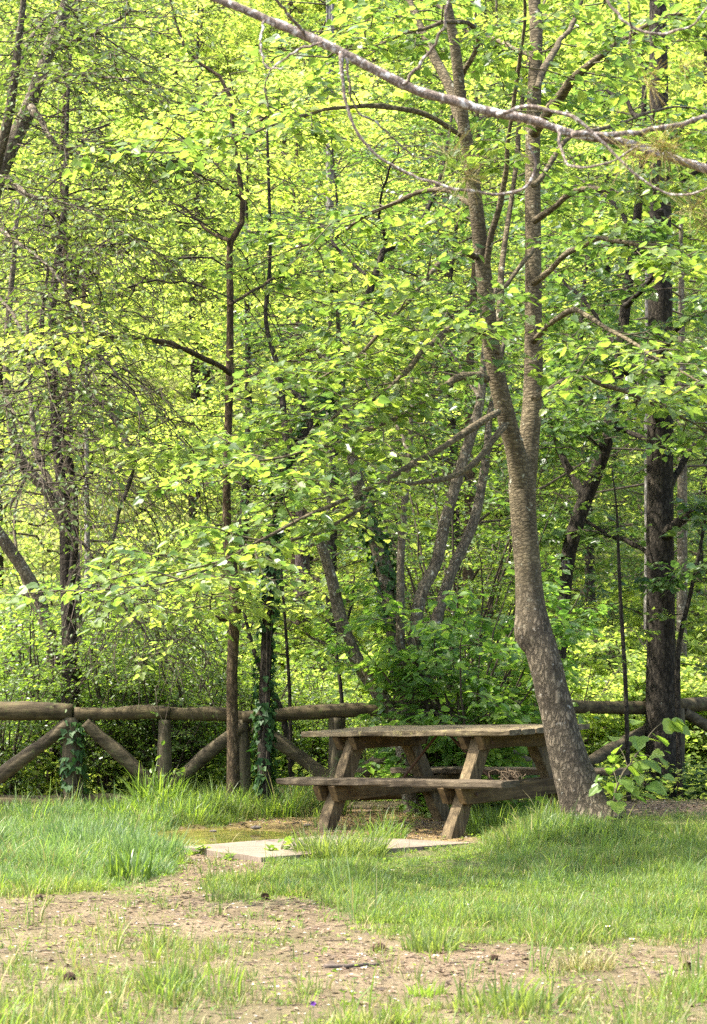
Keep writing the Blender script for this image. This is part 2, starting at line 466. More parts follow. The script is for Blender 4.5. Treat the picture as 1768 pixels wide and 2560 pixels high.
# what grows where: rows of (height in the photograph, [(across, cover)])
ROWS = [
 (1985, [(0, .35), (420, .5), (480, .9), (840, .9), (900, .6), (1120, .5), (1200, .3), (1380, .1), (1420, 0), (1768, 0)]),
 (2030, [(0, .5), (420, .6), (470, 1), (810, .95), (850, .1), (1130, .08), (1220, .7), (1370, .8), (1400, .1), (1768, .1)]),
 (2055, [(0, 1), (560, .9), (600, .4), (720, .1), (1130, .03), (1200, .8), (1300, 1), (1768, .9)]),
 (2075, [(0, 1), (410, 1), (440, .15), (700, .03), (1120, .03), (1180, .9), (1768, 1)]),
 (2100, [(0, 1), (450, 1), (480, 0), (1150, 0), (1200, .95), (1768, 1)]),
 (2140, [(0, 1), (440, .95), (480, .1), (650, .15), (690, .9), (1768, 1)]),
 (2180, [(0, 1), (420, .95), (470, .12), (660, .12), (710, .95), (1768, 1)]),
 (2212, [(0, .9), (260, .8), (420, .35), (520, .25), (535, .9), (690, .9), (720, .95), (1768, 1)]),
 (2245, [(0, .4), (300, .35), (520, .15), (545, .6), (690, .5), (780, .6), (850, .95), (1768, 1)]),
 (2270, [(0, .3), (500, .2), (800, .2), (870, .8), (960, .95), (1768, 1)]),
 (2310, [(0, .35), (120, .3), (500, .25), (830, .2), (930, .6), (1050, .9), (1768, 1)]),
 (2350, [(0, .36), (700, .4), (860, .3), (1020, .45), (1100, .65), (1400, .7), (1768, .5)]),
 (2385, [(0, .42), (700, .42), (780, .12), (1300, .08), (1420, .5), (1560, .3), (1768, .25)]),
 (2430, [(0, .46), (650, .46), (760, .18), (1280, .12), (1380, .35), (1768, .4)]),
 (2480, [(0, .48), (500, .46), (900, .3), (1150, .25), (1360, .35), (1768, .55)]),
 (2560, [(0, .5), (1768, .5)]), (2900, [(0, .5), (1768, .5)]),
]
RY = np.array([r[0] for r in ROWS], float)
def cover(X, Y):
    X = np.asarray(X, float); Y = np.asarray(Y, float)
    xn, yn = px_of(X, np.maximum(Y, 3))
    sh = X.shape
    xn = xn.ravel() + 60 * (fbm(X.ravel() * 1.3, Y.ravel() * 1.3, 0, 21) - .5)
    yn = yn.ravel() + 14 * (fbm(X.ravel() * 1.1, Y.ravel() * 1.1, 0, 22) - .5)
    k = np.clip(np.searchsorted(RY, yn) - 1, 0, len(RY) - 2)
    fr = np.clip((yn - RY[k]) / (RY[k + 1] - RY[k]), 0, 1)
    vals = np.array([np.interp(xn, [p[0] for p in r], [p[1] for p in r_]) for r, r_ in [([q for q in R[1]], [q for q in R[1]]) for R in ROWS]])
    idx = np.arange(len(xn))
    v = vals[k, idx] * (1 - fr) + vals[k + 1, idx] * fr
    return v.reshape(sh)

def build_ground():
    xs = np.concatenate([np.linspace(-90, -6, 40), np.arange(-5.8, -3.2, .2), np.arange(-3.2, 3.6, .04), np.arange(3.7, 6, .2), np.linspace(6.2, 90, 40)])
    ys = np.concatenate([np.linspace(-12, 6, 12), np.arange(6.5, 8.2, .15), np.arange(8.2, 20.5, .05), np.arange(20.7, 30, .5), np.linspace(31, 160, 60)])
    X, Y = np.meshgrid(xs, ys, indexing='ij')
    Z = gh(X, Y)
    nx, ny = X.shape
    i = np.arange(nx - 1)[:, None] * ny; j = np.arange(ny - 1)[None, :]
    F = np.stack([i + j, i + ny + j, i + ny + j + 1, i + j + 1], -1).reshape(-1, 4)
    mb = MB(); mb.add(np.stack([X, Y, Z], -1), F, 0, True)
    m, t, out = new_mat("soil")
    co = N(t, "TexCoord")
    n1 = N(t, "TexNoise", Scale=1.6, Detail=8.0, Roughness=.7); t.links.new(co.outputs["Object"], n1.inputs["Vector"])
    n2 = N(t, "TexNoise", Scale=55.0, Detail=6.0, Roughness=.75); t.links.new(co.outputs["Object"], n2.inputs["Vector"])
    soil = ramp(t, n1.outputs["Fac"], [(.3, (.095, .066, .04)), (.5, (.16, .114, .072)), (.7, (.23, .172, .112))])
    gr = ramp(t, n2.outputs["Fac"], [(.3, (.3, .28, .27)), (.5, (.9, .9, .9)), (.7, (1.75, 1.7, 1.65))])
    c = mixc(t, 1.0, soil.outputs[0], gr.outputs[0], 'MULTIPLY')
    at_ = N(t, "Attribute", attribute_name="turf")
    turf = mixc(t, n2.outputs["Fac"], (.045, .065, .02), (.13, .135, .05))
    mx = N(t, "Math", operation='MULTIPLY'); mx.inputs[1].default_value = .75
    t.links.new(at_.outputs["Fac"], mx.inputs[0])
    c = mixc(t, mx.outputs[0], c, turf)
    af = N(t, "Attribute", attribute_name="slope")
    c = mixc(t, af.outputs["Fac"], c, mixc(t, n1.outputs["Fac"], (.16, .19, .05), (.25, .25, .09)))
    aw = N(t, "Attribute", attribute_name="sandy")
    c = mixc(t, aw.outputs["Fac"], c, mixc(t, n2.outputs["Fac"], (.19, .125, .045), (.40, .28, .12)))
    ad = N(t, "Attribute", attribute_name="damp")
    c = mixc(t, ad.outputs["Fac"], c, (.10, .075, .03))
    b = N(t, "BsdfPrincipled", Roughness=.95); b.inputs["Specular IOR Level"].default_value = .15
    t.links.new(c, b.inputs["Base Color"])
    bp = N(t, "Bump", Strength=.7, Distance=.03); t.links.new(n2.outputs["Fac"], bp.inputs["Height"])
    t.links.new(bp.outputs[0], b.inputs["Normal"]); t.links.new(b.outputs[0], out.inputs[0])
    o = mb.build("ground", m); tag(o, kind='structure')
    xn, yn = px_of(X, np.maximum(Y, 3))
    cv = np.where((Y > 5) & (Y < 20), cover(X, np.clip(Y, 5, 20)), .6)
    a = o.data.attributes.new("turf", 'FLOAT', 'POINT'); a.data.foreach_set("value", np.clip(cv, 0, 1).astype(np.float32).ravel())
    a = o.data.attributes.new("slope", 'FLOAT', 'POINT'); a.data.foreach_set("value", (np.clip((Y - 23) / 4, 0, 1) * .85).astype(np.float32).ravel())
    sandy = np.clip(1.2 - np.sqrt(((X - .1) / 2.1) ** 2 + ((Y - 17.6) / 1.7) ** 2), 0, 1) * (1 - np.clip(cv, 0, 1))
    a = o.data.attributes.new("sandy", 'FLOAT', 'POINT'); a.data.foreach_set("value", np.clip(sandy * 1.8, 0, .9).astype(np.float32).ravel())
    e = np.sqrt(((X - PUD[0]) / .8) ** 2 + ((Y - PUD[1]) / 1.0) ** 2)
    damp = np.clip(1.3 - e, 0, .35) / .35 * .8
    a = o.data.attributes.new("damp", 'FLOAT', 'POINT'); a.data.foreach_set("value", damp.astype(np.float32).ravel())
build_ground()

def build_puddle():
    mb = MB(); n = 40
    th = np.linspace(0, 2 * PI, n, endpoint=False)
    V = np.stack([PUD[0] + .85 * np.cos(th), PUD[1] + 1.05 * np.sin(th), np.full(n, -.02)], -1)
    mb.add(V, np.arange(n)[None], 0)
    m, t, out = new_mat("shallow_water")
    co = N(t, "TexCoord"); n1 = N(t, "TexNoise", Scale=5.0, Detail=3.0); t.links.new(co.outputs["Object"], n1.inputs["Vector"])
    r = ramp(t, n1.outputs["Fac"], [(.35, (.10, .085, .02)), (.65, (.2, .16, .05))])
    b = N(t, "BsdfPrincipled", Roughness=.06, IOR=1.33); t.links.new(r.outputs[0], b.inputs["Base Color"])
    n2 = N(t, "TexNoise", Scale=9.0, Detail=2.0); t.links.new(co.outputs["Object"], n2.inputs["Vector"])
    bp = N(t, "Bump", Strength=.08, Distance=.02); t.links.new(n2.outputs["Fac"], bp.inputs["Height"])
    t.links.new(bp.outputs[0], b.inputs["Normal"]); t.links.new(b.outputs[0], out.inputs[0])
    tag(mb.build("puddle_water", m), kind='structure')
build_puddle()

# ------------------------------------------------------------------ boxes for timber
def timber(mb, p0, p1, w, h, up=(0, 0, 1), bev=0.008, nseg=7, rough=0.004, seed=0, mat=0, cham0=0, cham1=0):
    """a sawn beam from p0 to p1 (width w across, height h along up) with worn edges; cham cuts the lower end corner"""
    p0, p1 = np.array(p0, float), np.array(p1, float)
    d = unit(p1 - p0); up = np.array(up, float); s = unit(np.cross(d, up)); u = np.cross(s, d)
    sec = []
    a, b = w / 2, h / 2
    for x, y in ((a - bev, -b), (a, -b + bev), (a, b - bev), (a - bev, b), (-a + bev, b), (-a, b - bev), (-a, -b + bev), (-a + bev, -b)):
        sec.append((x, y))
    sec = np.array(sec); ns = len(sec)
    L = np.linalg.norm(p1 - p0)
    ts = np.concatenate([[0, bev / L], np.linspace(0.05, .95, nseg), [1 - bev / L, 1]])
    rs = np.random.default_rng(seed + 5)
    V = []
    for t in ts:
        sc = 1 - (bev / max(a, b)) * .8 if t in (0, 1) else 1
        o = sec * sc
        pts = p0 + d * t * L + s * o[:, :1] + u * o[:, 1:]
        for cut, ee, sg in ((cham0, t, 1), (cham1, 1 - t, -1)):
            if cut and ee * L < cut:
                pts = pts + d * sg * 0  # keep the end square at the top
                low = (o[:, 1] < 0)
                pts[low] += d * sg * (cut * .5) * (1 if ee * L < bev * 1.5 else 0)
        V.append(pts + rs.normal(0, rough, (ns, 3)) * (0 if t in (0, 1) else 1))
    V = np.array(V); m = len(ts)
    i = np.arange(m - 1)[:, None] * ns; j = np.arange(ns)[None]; j2 = (j + 1) % ns
    F = np.stack([i + j, i + j2, i + ns + j2, i + ns + j], -1).reshape(-1, 4)
    mb.addm(V.reshape(-1, 3), [F, np.arange(ns)[::-1][None], np.arange(ns)[None] + (m - 1) * ns], mat, False)

# ------------------------------------------------------------------ picnic table
W_TOPX = wood_mat("table_plank", 0, (.022, .016, .010), (.24, .195, .12), (.29, .25, .10), .57, .9, .45)
W_SEAT = wood_mat("seat_plank", 0, (.02, .015, .010), (.15, .12, .08), (.19, .165, .08), .64, .9, .45)
W_BEAM = wood_mat("table_beam", 1, (.03, .019, .009), (.16, .11, .05), (.22, .16, .055), .6, .6, .6)
W_LEG = wood_mat("table_leg", 2, (.03, .022, .012), (.20, .152, .085), (.33, .27, .13), .6, .7, .7)
M_ROD = plain("rusty_rod", (.09, .05, .03), .7)
M_ROOT = plain("dry_roots", (.12, .085, .05), .95, (.04, .03, .018), 60)

def build_table():
    root = thing("picnic_table", "weathered wooden A-frame picnic table with two attached benches beside the leaning tree", "picnic table", TAB['t'])
    c, s = math.cos, math.sin
    y_, r_, p_ = TAB['yaw'], TAB['roll'], TAB['pitch']
    root.rotation_mode = 'QUATERNION'
    Mx = Matrix.Rotation(-r_, 4, 'Y') @ Matrix.Rotation(p_, 4, 'X') @ Matrix.Rotation(y_, 4, 'Z')
    root.rotation_quaternion = Mx.to_quaternion()
    L, W, ht = 2.152, .917, .741
    npl = 6; pw = W / npl
    rs = np.random.default_rng(3)
    for i in range(npl):
        y = -W / 2 + pw * (i + .5)
        e0, e1 = rs.uniform(-.02, .02, 2)
        mb = MB(); timber(mb, (-L / 2 + e0, y, ht - .022), (L / 2 + e1, y, ht - .022 + rs.uniform(-.004, .004)), pw - .012, .042, bev=.006, seed=i, nseg=14, rough=.0025)
        mb.build("tabletop_plank", W_TOPX, root)
    hs = .39; Ls = 2.343
    for y0, y1 in ((-.665, -.475), (.60, .80)):
        mb = MB(); timber(mb, (-Ls / 2, (y0 + y1) / 2, hs - .024), (Ls / 2, (y0 + y1) / 2, hs - .024), y1 - y0, .048, bev=.008, seed=int(y0 * 90) + 77, nseg=14, rough=.003)
        mb.build("seat", W_SEAT, root)
    ub = ht - .043 - .002
    for x in (-.654, .654):
        for dx in (-.085, .085):
            mb = MB(); timber(mb, (x + dx, -.43, ub - .05), (x + dx, .43, ub - .05), .065, .098, bev=.006, seed=int(x * 10 + dx * 100) + 50, cham0=.09, cham1=.09)
            mb.build("top_beam", W_BEAM, root)
            mb = MB(); timber(mb, (x + dx, -.66, hs - .05 - .062), (x + dx, .79, hs - .05 - .062), .065, .12, bev=.006, seed=int(x * 10 + dx * 100) + 60, cham0=.09, cham1=.09)
            mb.build("seat_beam", W_BEAM, root)
        for sy in (-1, 1):
            mb = MB(); timber(mb, (x, sy * .70, -.10), (x, sy * .27, ub - .004), .10, .115, up=(0, -sy, .5), bev=.007, seed=int(x * 10) + sy + 80, nseg=9)
            mb.build("leg", W_LEG, root)
        sg = 1 if x > 0 else -1
        mb = MB(); tube(mb, spline([(x - sg * .12, 0.02, hs - .1), (sg * .05, 0, ub + .002)], 6), np.full(6, .011), 7)
        mb.build("brace", M_ROD, root)
        for (yy, zz) in ((-.31, ub - .05), (.31, ub - .05), (-.50, hs - .11), (.52, hs - .11)):
            mb = MB(); xx = x + .085 + .0325
            tube(mb, np.array([(xx - .002, yy, zz), (xx + .006, yy, zz), (xx + .010, yy, zz)]), np.array([.014, .014, .009]), 8)
            mb.build("bolt", M_ROD, root)
    # dry bundle of roots hung over the end of the near bench beam
    return root, Mx
TROOT, TMX = build_table()
def t2w(p):
    v = TMX @ Vector(p) + Vector(TAB['t'])
    return np.array(v)

def build_roots():
    c = t2w((1.06, -.36, .30))
    c = np.array(at(1150, 1753, 16.2))
    rs = np.random.default_rng(12)
    mb = MB(); n = 70
    P = []
    for k in range(n):
        a = rs.uniform(0, 2 * PI); r = rs.uniform(.012, .05); o3 = rs.normal(0, .022, 3) * np.array([1.3, .6, .8])
        b = rs.uniform(-.5, .5)
        th = np.linspace(0, rs.uniform(2, 5), 7) + a
        P.append(np.stack([c[0] + r * np.cos(th), c[1] + r * .6 * np.sin(th + b), c[2] - .01 + r * .8 * np.sin(th + b * 2)], -1) + o3 + rs.normal(0, .01, (7, 3)))
    tubes(mb, np.array(P), .0045, .002, 4)
    o = mb.build("root_bundle", M_ROOT)
    tag(o, "tangled brown clump of dry roots on the right end of the near bench", "root clump")
build_roots()

# ------------------------------------------------------------------ concrete pad
def build_slab():
    top = .045
    def g(x, y):
        Y = 5700 * (HC - top) / (y - 1589); return np.array([(x - 884) / 5700 * Y, Y])
    cs = [g(458, 2114), g(655, 2140), g(1192, 2104), g(815, 2086)]
    # order counter-clockwise from above
    mb = MB(); n = 22
    u = np.linspace(0, 1, n)
    A, B, C, D = cs
    G = np.array([[(A * (1 - s) + B * s) * (1 - t) + (D * (1 - s) + C * s) * t for s in u] for t in u])
    Z = top + .008 * (fbm(G[..., 0] * 5, G[..., 1] * 5, 0, 31) - .5)
    edge = np.minimum.reduce([np.tile(u, (n, 1)), np.tile(1 - u, (n, 1)), np.tile(u[:, None], (1, n)), np.tile(1 - u[:, None], (1, n))])
    jig = .02 * (fbm(G[..., 0] * 14, G[..., 1] * 14, 0, 32, 3) - .5)[..., None]
    G2 = G + jig * (edge < .02)[..., None]
    Z = Z - .008 * (edge < .02)
    V = np.concatenate([G2, Z[..., None]], -1).reshape(-1, 3)
    i = np.arange(n - 1)[:, None] * n; j = np.arange(n - 1)[None]
    F = np.stack([i + j, i + j + 1, i + n + j + 1, i + n + j], -1).reshape(-1, 4)
    ring = np.concatenate([np.arange(n), np.arange(1, n) * n + n - 1, (n - 1) * n + np.arange(n - 2, -1, -1), np.arange(n - 2, 0, -1) * n])
    R = V[ring].copy(); R[:, 2] = -.09
    VV = np.concatenate([V, R]); k = len(V); m = len(ring)
    q = np.arange(m); q2 = (q + 1) % m
    F2 = np.stack([ring[q2], ring[q], k + q, k + q2], -1)
    mb.addm(VV, [F, F2], 0)
    m_, t, out = new_mat("weathered_concrete")
    co = N(t, "TexCoord")
    n1 = N(t, "TexNoise", Scale=3.0, Detail=8.0, Roughness=.7); t.links.new(co.outputs["Object"], n1.inputs["Vector"])
    mp = N(t, "Mapping"); mp.inputs["Rotation"].default_value = (0, 0, -.65); mp.inputs["Scale"].default_value = (3, 40, 3); t.links.new(co.outputs["Object"], mp.inputs[0])
    n2 = N(t, "TexNoise", Scale=2.0, Detail=5.0); t.links.new(mp.outputs[0], n2.inputs["Vector"])
    r = ramp(t, n1.outputs["Fac"], [(.3, (.11, .085, .06)), (.6, (.20, .155, .115)), (.75, (.25, .20, .15))])
    r2 = ramp(t, n2.outputs["Fac"], [(.35, (.6, .57, .53)), (.55, (1.05, 1.04, 1.02))])
    b = N(t, "BsdfPrincipled", Roughness=.9); n5 = N(t, "TexNoise", Scale=6.0, Detail=6.0, Roughness=.7); t.links.new(co.outputs["Object"], n5.inputs["Vector"])
    st = ramp(t, n5.outputs["Fac"], [(.52, (0, 0, 0)), (.62, (.8, .8, .8))])
    t.links.new(mixc(t, st.outputs[0], mixc(t, 1.0, r.outputs[0], r2.outputs[0], 'MULTIPLY'), (.10, .085, .05)), b.inputs["Base Color"])
    bp = N(t, "Bump", Strength=.5, Distance=.01); t.links.new(n2.outputs["Fac"], bp.inputs["Height"]); t.links.new(bp.outputs[0], b.inputs["Normal"])
    t.links.new(b.outputs[0], out.inputs[0])
    o = mb.build("stone_slab", m_)
    tag(o, "pale pinkish flat slab in the grass in front of the table", "slab")
build_slab()

# ------------------------------------------------------------------ log fence
W_LOG = wood_mat("fence_log", 0, (.015, .011, .006), (.125, .10, .052), (.085, .10, .03), .58, .9, .4)
W_LOGD = wood_mat("fence_brace_log", 0, (.018, .014, .008), (.14, .115, .07), (.10, .11, .04), .6, .9, .4)
W_POST = wood_mat("fence_post", 2, (.018, .015, .009), (.13, .11, .068), (.08, .10, .035), .58, .9, .45)
FY = 19.5
def build_fence():
    root = thing("log_fence", "rustic round log fence with crossed brace poles along the edge of the wood", "fence", (0, FY, 0))
    def f(xn, yn, dy=0.0):        # on the fence line, from the photograph
        dy = dy + max(0, xn - 1090) / 680 * 2.5
        Y = FY + dy
        return np.array([(xn - 884) / 5700 * Y, dy, HC - (yn - 1589) / 5700 * Y])
    def log(name, a, b, r0, r1, mat, bow=.012, ns=16, seed=0):
        mb = MB(); m = 26
        t = np.linspace(0, 1, m)[:, None]
        P = a * (1 - t) + b * t
        P[:, 2] += bow * np.sin(PI * t[:, 0]) + .006 * np.sin(7 * t[:, 0] + seed)
        tube(mb, P, np.linspace(r0, r1, m) * (1 + .07 * np.sin(np.linspace(0, 9, m) + seed)), ns, rough=.13, seed=seed)
        o = mb.build(name, mat, root)
    # top rails
    log("rail", f(-330, 1776), f(182, 1782), .082, .072, W_LOG, seed=1)
    log("rail", f(188, 1787), f(425, 1783), .056, .056, W_LOG, seed=2)
    log("rail", f(420, 1783, .03), f(612, 1794, .03), .056, .056, W_LOG, seed=3)
    log("rail", f(606, 1792, -.02), f(1100, 1776, -.02), .058, .062, W_LOG, .02, seed=4)
    log("rail", f(1090, 1777, .02), f(1690, 1769, .02), .066, .064, W_LOG, .015, seed=5)
    log("rail", f(1686, 1764, .0), f(2150, 1755, .0), .066, .066, W_LOG, seed=6)
    # posts
    for k, (x, y, r, lab) in enumerate(((178, 1795, .07, 0), (412, 1800, .06, 0), (608, 1798, .058, 0), (842, 1792, .07, 0), (1090, 1784, .065, 0), (1345, 1782, .065, 0), (1694, 1772, .07, 0), (-130, 1790, .07, 0))):
        top = f(x, y)
        b = top.copy(); b[2] = float(gh(b[0], FY + b[1])) - .25
        b[1] += .0; top[1] += .0
        log("post", b, top, r * 1.04, r, W_POST, 0, 14, seed=20 + k)
    # slanting poles
    for k, (x0, y0, x1, y1) in enumerate(((170, 1812, -40, 1975), (212, 1806, 385, 1968), (606, 1815, 430, 1965), (634, 1815, 836, 1955), (1080, 1812, 880, 1950),
                                         (1108, 1806, 1345, 1925), (1680, 1790, 1470, 1910), (1706, 1778, 1900, 1895))):
        log("brace_pole", f(x0, y0, -.03), f(x1, y1, .02), .057, .062, W_LOGD, .01, 14, seed=40 + k)
    # logs lying between the foot of the posts
    for k, (x0, y0, x1, y1) in enumerate(((-300, 2014, 165, 2005), (196, 2001, 402, 2012), (636, 1992, 834, 1990), (856, 1985, 1082, 1975))):
        a = f(x0, y0, .0); b = f(x1, y1, .0)
        log("lower_rail", a, b, .068, .066, W_LOG, .0, 14, seed=60 + k)
build_fence()

# ------------------------------------------------------------------ trees
def trace(pts, Y, dY=0.0, wmul=1.0, curve=None):
    """control rows (x, y, width) read off the photograph -> rows x,y,z,radius; dY drifts the depth along it"""
    out = []
    for i, p in enumerate(pts):
        f_ = i / max(1, len(pts) - 1)
        Yi = Y + (dY * f_ if curve is None else curve(f_))
        X, Yy, Z = at(p[0], p[1], Yi)
        out.append((X, Yy, Z, p[2] / 2 / 5145 * Yi * wmul))
    return np.array(out)

def stem(mb, rows, n=40, ns=14, rough=.10, seed=0, flare=0.0, mat=0, kink=0.0):
    q = spline(rows, n)
    if kink:
        rk = np.random.default_rng(seed + 5000); kk = rk.normal(0, kink, (n, 3)); kk[1:-1] = (kk[1:-1] + .5 * kk[:-2] + .5 * kk[2:]) / 2; kk[0] = 0
        q[:, :3] += kk; q[:, 3] *= 1 + rk.normal(0, .10, n)
    r = np.maximum(q[:, 3], .002)
    if flare:
        s = np.linalg.norm(np.diff(q[:, :3], axis=0), axis=1); s = np.concatenate([[0], np.cumsum(s)])
        r = r * (1 + flare * np.exp(-s / .22))
    tube(mb, q[:, :3], r, ns, mat, rough, seed)
    return q

def crown_from(rng, mb, limbs, k1=10, l1=.9, k2=5, l2=.4, per=6, size=.075, blank=HEART, keep=1.0, tmin=.12, lift=.05, droop=.12, tw=(.006, .003), flat=.45, m3=0, lmat=0, tmat=1, per1=3, ldroop=.25):
    """limbs (T,n,3) -> side shoots -> twigs -> leaves, all in one crown mesh (leaf and twig materials)"""
    a = spawn(rng, limbs, k1, l1, tmin=tmin, lift=lift, droop=droop)
    b = spawn(rng, a, k2, l2, tmin=.15, lift=0.02, droop=droop * 1.3, m=4)
    tubes(mb, a, tw[0], tw[0] * .45, 4, tmat)
    tubes(mb, b, tw[1], tw[1] * .4, 3, tmat)
    if per1: leaf_on(rng, mb, a, per1 * 2, size, blank, lmat, flat, ldroop, .05, .3, keep)
    leaf_on(rng, mb, b, per, size, blank, lmat, flat, ldroop, .05, .1, keep)

def build_main_tree():
    Y = 15.85
    root = thing("linden_tree", "leaning grey-brown linden that forks into two stems, in front of the table's right end", "tree", (1.52, Y, .2))
    inv = np.array([1.52, Y, .2]); CUT['o'] = inv
    def rel(q):
        q = q.copy(); q[:, :3] -= inv; return q
    mb = MB()
    low = rel(trace([(1336, 1870, 116), (1314, 1810, 102), (1274, 1680, 90), (1246, 1560, 84), (1223, 1470, 83), (1203, 1425, 92), (1196, 1350, 72), (1185, 1200, 66), (1179, 1110, 68), (1179, 1060, 62), (1180, 1010, 40)], Y, .25, .89))
    stem(mb, low, 90, 30, .10, 1, .45)
    # knees and burls
    mb.build("trunk", B_MAIN, root)
    up = MB()
    L = rel(trace([(1180, 1150, 50), (1166, 1030, 49), (1145, 950, 45), (1112, 800, 42), (1090, 600, 38), (1066, 400, 34), (1046, 280, 30), (1030, 130, 26), (1012, 20, 22), (990, -120, 18), (960, -400, 10)], Y + .2, -.5, .93))
    R = rel(trace([(1184, 1150, 48), (1193, 1010, 50), (1203, 880, 47), (1204, 700, 42), (1203, 500, 39), (1203, 300, 36), (1210, 100, 32), (1206, 0, 30), (1190, -200, 24), (1170, -500, 14)], Y + .2, .6, .93))
    ql = stem(up, L, 60, 16, .06, 2); up.build("stem", B_UP, root)
    up = MB(); qr = stem(up, R, 60, 16, .06, 3); up.build("stem", B_UP, root)
    limbs = []
    def limb(pts, dY, Y0=Y, big=True):
        rows = rel(trace(pts, Y0, dY))
        b = MB(); q = stem(b, rows, 24, 8, .08, len(limbs) + 5, kink=.012); limbs.append(spline(q[:, :3], 14))
        if big: b.build("limb", B_UP, root)
    limb([(1088, 748, 20), (1030, 736, 18), (960, 790, 15), (880, 870, 11), (800, 930, 7), (720, 985, 4)], -1.6, Y)
    limb([(1098, 856, 19), (1040, 850, 16), (960, 905, 13), (860, 962, 10), (740, 1012, 7), (600, 1040, 5), (470, 1062, 3)], -2.2, Y)
    limb([(1082, 580, 16), (1050, 572, 15), (990, 600, 13), (900, 705, 10), (820, 795, 7), (700, 872, 4)], -1.2, Y)
    limb([(1125, 930, 18), (1010, 1005, 15), (860, 1090, 12), (720, 1152, 9), (560, 1232, 6), (400, 1310, 4), (200, 1330, 2.5)], -3.2, Y)
    limb([(1140, 960, 16), (1050, 1060, 12), (900, 1100, 9), (700, 1205, 6), (500, 1262, 4), (330, 1250, 2)], -2.4, Y)
    limb([(1052, 300, 24), (1010, 190, 22), (960, 80, 18), (915, -20, 14), (880, -160, 8)], .8, Y)
    limb([(1094, 640, 14), (1130, 440, 12), (1155, 260, 10), (1180, 60, 8), (1195, -60, 5)], -.9, Y)
    limb([(1120, 800, 16), (1140, 560, 14), (1165, 380, 11), (1185, 180, 9), (1230, 0, 6)], 1.3, Y)
    limb([(1062, 320, 14), (960, 262, 12), (800, 238, 9), (640, 275, 6), (480, 330, 4), (330, 360, 2)], -1.9, Y)
    limb([(1075, 470, 13), (980, 430, 11), (860, 470, 8), (740, 540, 5), (600, 580, 3)], 1.6, Y)
    limb([(1040, 180, 13), (1080, 75, 12), (1000, 50, 10), (880, 90, 7), (730, 130, 4)], -1.2, Y)
    limb([(1206, 300, 26), (1240, 250, 24), (1300, 175, 20), (1380, 105, 14), (1480, 50, 9), (1600, 10, 5)], -1.2, Y)
    limb([(1210, 200, 16), (1245, 120, 15), (1290, 60, 12), (1330, -40, 9)], 1.0, Y)
    limb([(1204, 640, 15), (1300, 560, 13), (1400, 545, 10), (1500, 580, 6), (1590, 640, 3)], -1.8, Y)
    limb([(1204, 770, 15), (1290, 705, 13), (1380, 745, 10), (1480, 810, 7), (1600, 870, 3)], -2.4, Y)
    limb([(1204, 900, 14), (1300, 850, 12), (1420, 890, 9), (1520, 930, 6), (1620, 990, 3)], 1.2, Y)
    limb([(1204, 500, 15), (1310, 430, 13), (1440, 440, 9), (1540, 430, 6), (1650, 460, 3)], -1.2, Y)
    limb([(1204, 420, 14), (1290, 310, 12), (1400, 280, 9), (1510, 240, 6), (1640, 250, 3)], 1.5, Y)
    limb([(1206, 130, 12), (1120, 90, 10), (1040, 60, 8), (940, -30, 5)], 1.5, Y)
    limb([(1206, 560, 11), (1120, 660, 9), (1040, 700, 6), (950, 760, 4)], -1.5, Y)
    rng = np.random.default_rng(101)
    LB = np.array(limbs)
    mb = MB()
    crown_from(rng, mb, LB, 11, .9, 6, .34, 6, .068, HEART, tmin=.36, lift=.03, droop=.12, tw=(.006, .003), per1=3)
    # leaves above the frame's top are mostly left out, so that light falls in
    mb.build("crown", [M_LIND, M_TWIGG], root)
build_main_tree(); CUT['o'] = None

def traced_tree(name, label, cat, base, stems, limbs, bark, leafm, crown, group=None, ns=12, n=36, rough=.1, flare=.25, seed=0, twigm=None):
    """a tree with hand-drawn stems and limbs and a grown crown"""
    bx = np.array(base, float)
    root = thing(name, label, cat, tuple(bx), group)
    CUT['o'] = bx
    L = []
    for i, rows in enumerate(stems):
        r = rows.copy(); r[:, :3] -= bx
        mb = MB(); q = stem(mb, r, n, ns, rough, seed + i, flare if i == 0 else 0)
        mb.build("trunk" if i == 0 else "stem", bark, root)
        if crown.get('from_stems', True): L.append(spline(q[int(n * crown.get('s0', .45)):, :3], 14))
    for i, rows in enumerate(limbs):
        r = rows.copy(); r[:, :3] -= bx
        mb = MB(); q = stem(mb, r, 22, 7, .08, seed + 20 + i, kink=.014); mb.build("limb", bark, root)
        L.append(spline(q[:, :3], 14))
    if name == "tangled_tree":
        rv = np.random.default_rng(77); mb = MB(); T = []
        for v in range(95):
            x0, y0 = rv.uniform(10, 420), rv.uniform(250, 1150); sg = rv.choice((-1, 1)); le = rv.uniform(150, 480)
            pts = [(x0, y0, 0)]; ang = rv.uniform(-.9, .6)
            for k_ in range(5):
                ang += rv.uniform(.1, .55); pts.append((pts[-1][0] + sg * math.cos(ang) * le / 5, pts[-1][1] + math.sin(ang) * le / 5, 0))
            q = spline(trace(pts, bx[1] + rv.uniform(-1.6, 1.0), rv.uniform(-.8, .8))[:, :3], 12) - bx
            q += rv.normal(0, .008, q.shape); T.append(q)
        T = np.array(T); tubes(mb, T, rv.uniform(.005, .011, len(T)), .003, 5); mb.build("hanging_twigs", bark, root)
    if leafm is not None:
        rng = np.random.default_rng(seed + 300)
        kw = {k: v for k, v in crown.items() if k not in ('from_stems', 's0')}
        mb = MB(); crown_from(rng, mb, np.array(L), **kw)
        mb.build("crown", [leafm, twigm or M_TWIG], root)
    CUT['o'] = None
    return root

def gz(X, Y): return float(gh(X, Y))
def base_at(x, Y):
    X = (x - 798) / 5145 * Y
    return (X, Y, gz(X, Y))
def ydisp(x, Y, dz=-.08):
    """picture height of the ground at that spot"""
    b = base_at(x, Y); return 1434.4 - (b[2] + dz - HC) * 5145 / Y

